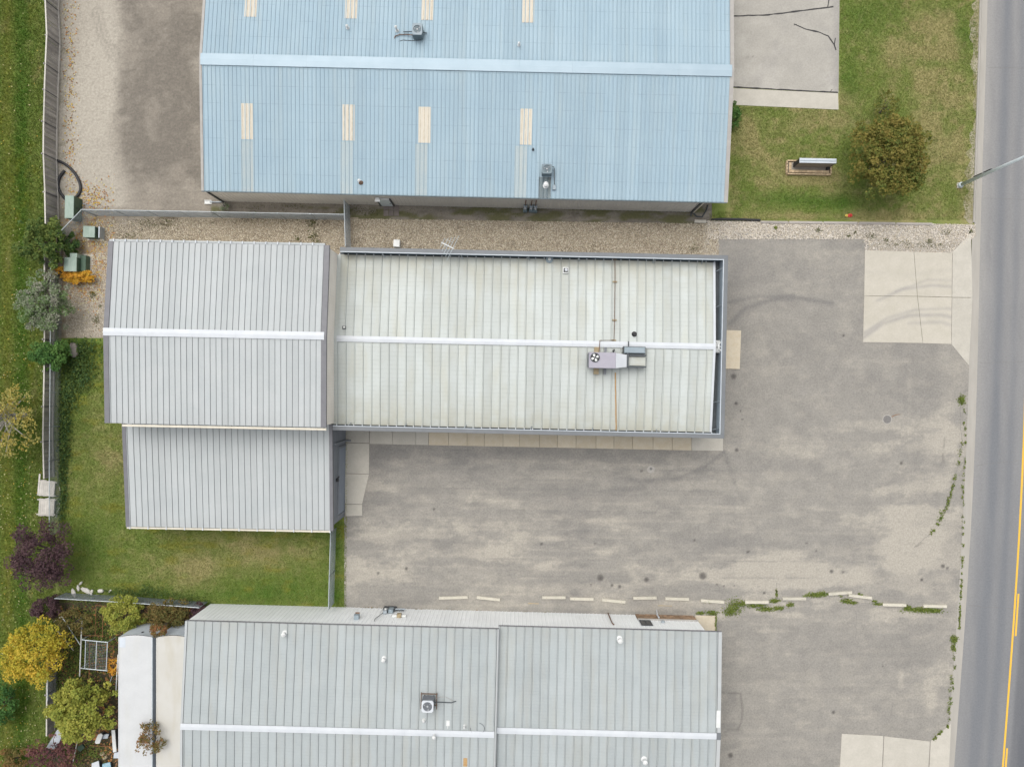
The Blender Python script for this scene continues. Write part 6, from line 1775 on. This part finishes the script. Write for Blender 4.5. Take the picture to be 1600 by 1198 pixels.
def patch(name, label, spots, m_, leaf=.07, per=60, cat='weeds', tone=(.4, .4), hmax=.22):
    """low leafy growth that nobody could count: spots (px,py,rx,ry,weight)"""
    C, K = [], []
    for (cx, cy, rx, ry, k) in spots:
        n = int(per * k)
        a = RNG.normal(0, .5, (n, 2))
        x = cx + a[:, 0] * rx * 1.15; y = cy + a[:, 1] * ry * 1.35
        C.append(np.stack([(x - 800) * .05, (599 - y) * .05, .03 + RNG.uniform(0, hmax, n) * np.exp(-(a ** 2).sum(1))], -1))
    C = np.concatenate(C); n = len(C)
    V, Fc = leaf_quads(C, leaf * RNG.uniform(.5, 1.3, n))
    p = np.repeat(np.stack([np.clip(RNG.random(n) * 1.4 - .3, 0, 1) * tone[0] * 2, np.clip(RNG.random(n) * 1.4 - .3, 0, 1) * tone[1] * 2, np.zeros(n)], -1).clip(0, 1), 4, 0)
    o = link(name, np_mesh(name, V, Fc, LM[m_], p))
    return tag(o, label, cat, kind='stuff')
def along(pts, step, rx, ry, k, j=1.0):
    r = []
    for a, c in zip(pts[:-1], pts[1:]):
        n = max(1, int(math.dist(a, c) / step))
        for i in range(n):
            if random.random() < .2: continue
            r.append((a[0] + (c[0] - a[0]) * i / n + random.gauss(0, j), a[1] + (c[1] - a[1]) * i / n + random.gauss(0, j), rx * random.uniform(.5, 1.3), ry * random.uniform(.5, 1.3), k * random.uniform(.3, 1.3)))
    return r
sp = [(1148, 947, 11, 9, 3.5), (1140, 955, 8, 5, 2), (1160, 942, 6, 3, 1), (1112, 957, 8, 3, 1.5), (1180, 945.5, 16, 2.5, 1.6), (1197, 951, 12, 2.6, 2), (1217, 949, 7, 2.6, 1.2), (1234, 944, 5, 3, .8), (1210, 938, 7, 2.5, 1.3), (1213, 926, 1.5, 6, .5),
      (1272, 929, 14, 2.6, 2.2), (1285, 927, 9, 2.4, 1.2), (1322, 938, 9, 2.5, 1.2), (1332, 940.5, 7, 2, .8), (1372, 943, 8, 1.5, .5), (1437, 952, 20, 3.2, 4), (1460, 953.5, 12, 2.6, 2), (1418, 949, 5, 3, 1), (1105, 938.5, 6, 2, .5), (1118, 972, 1.5, 12, 1.0), (1095, 957, 6, 2, .8)]
sp += along([(1302, 928), (1340, 927), (1376, 944)], 6, 3, 1, .25) + along([(1455, 832), (1470, 808), (1482, 782), (1491, 748), (1499, 715), (1503, 688)], 5, 2.6, 3.0, .2, .6)
sp += [(1502, 625, 4.5, 5, 2.2), (1490, 998, 4.5, 5, 1.8), (1489, 1011, 3, 4, .8)] + along([(1503, 870), (1501, 920), (1498, 985)], 5, 1.5, 3, .2, .5) + along([(1491, 1015), (1488, 1060), (1485, 1090), (1481, 1128)], 6, 3, 3, .16, 1.2) + along([(1455, 1157), (1483, 1131)], 4, 2, 2, .4, .4) + along([(1505, 640), (1507, 700), (1506, 760), (1503, 860)], 9, 1.5, 2.5, .14, 1)
sp += [(1211.5, 356, 2, 2, .6)]
patch('lot_weeds', 'green weeds growing along the wheel stop seam and the gutter crack', sp, 'weed', .06, 150, tone=(.45, .25), hmax=.12)
patch('wall_weeds', 'thin dry weeds along the foot of the white ribbed wall', along([(545, 949), (700, 954), (990, 962)], 7, 5, 1.6, .35, .8), 'russet', .05, 50, tone=(.4, .5), hmax=.12)
patch('gravel_weeds', 'small green weeds dotted in the gravel strips', [(1279, 360, 5, 3, .9), (1336, 363, 3, 2, .4), (1326, 369, 4, 2, .5), (1360, 369, 7, 4, 1.2), (1384, 375, 4, 3, .7), (1451, 377, 5, 4, .8), (1477, 362, 8, 4, .8), (1516, 361, 3, 3, .7), (1450, 383, 30, 4, 1.6), (1400, 381, 30, 4, 1.2), (487, 349, 7, 7, 2.4), (490, 369, 7, 9, 2.0), (466, 374, 5, 4, .9), (239, 352, 30, 8, 2.6), (262, 349, 10, 6, 1.0), (205, 368, 14, 5, 1), (146, 460, 6, 5, 1.4), (151, 500, 7, 8, 1.6), (158, 478, 3, 2, .3), (497, 378, 4, 4, .6), (1085, 388, 14, 5, .6), (320, 348, 60, 2, .6), (415, 346, 60, 2, .8)], 'under', .05, 60, tone=(.5, .3), hmax=.15)
patch('ivy', 'green creeper at the foot of the chain link fence along the lawn', [(128, 572, 22, 22, 9), (112, 610, 14, 30, 6), (105, 650, 9, 40, 5), (102, 700, 8, 30, 4), (100, 740, 6, 20, 2.5), (130, 545, 20, 12, 4), (101, 775, 6, 20, 2), (98, 640, 6, 60, 3), (98, 800, 6, 20, 1.2), (133, 597, 12, 14, 2)], 'green', .085, 130, 'creeper', (.4, .5), .5)
patch('fence_growth', 'mixed green undergrowth along the low wire fence', [(195, 924, 40, 5, 4), (232, 922, 20, 9, 3), (252, 928, 40, 5, 3), (300, 938, 20, 6, 2.5), (145, 950, 40, 10, 2.5), (325, 942, 6, 4, 1)], 'green', .06, 100, 'undergrowth', (.5, .35), .35)
patch('undergrowth', 'dark tangled undergrowth between the golden tree and the trailers', [(110, 1055, 25, 40, 9), (125, 1030, 18, 30, 5), (150, 1075, 30, 15, 5), (170, 990, 20, 25, 5), (100, 985, 25, 20, 5), (145, 970, 25, 20, 4), (120, 1180, 25, 15, 4), (150, 1170, 20, 12, 3), (85, 1075, 10, 40, 5), (95, 1155, 15, 12, 3), (215, 975, 15, 8, 2), (130, 1000, 40, 40, 8), (100, 1120, 20, 60, 5), (150, 1020, 30, 40, 6)], 'weed', .07, 130, 'undergrowth', (.4, .4), .45)
patch('wall_moss', 'olive moss and weeds on the soil behind the warehouse', [(455, 322, 25, 5, 1.5), (560, 330, 30, 6, 2.4), (580, 333, 12, 5, 1.8), (640, 332, 30, 5, .8), (760, 332, 60, 5, 1.2), (900, 333, 50, 4, .8), (400, 325, 40, 5, 1)], 'under', .045, 70, 'moss', (.5, .4), .08)
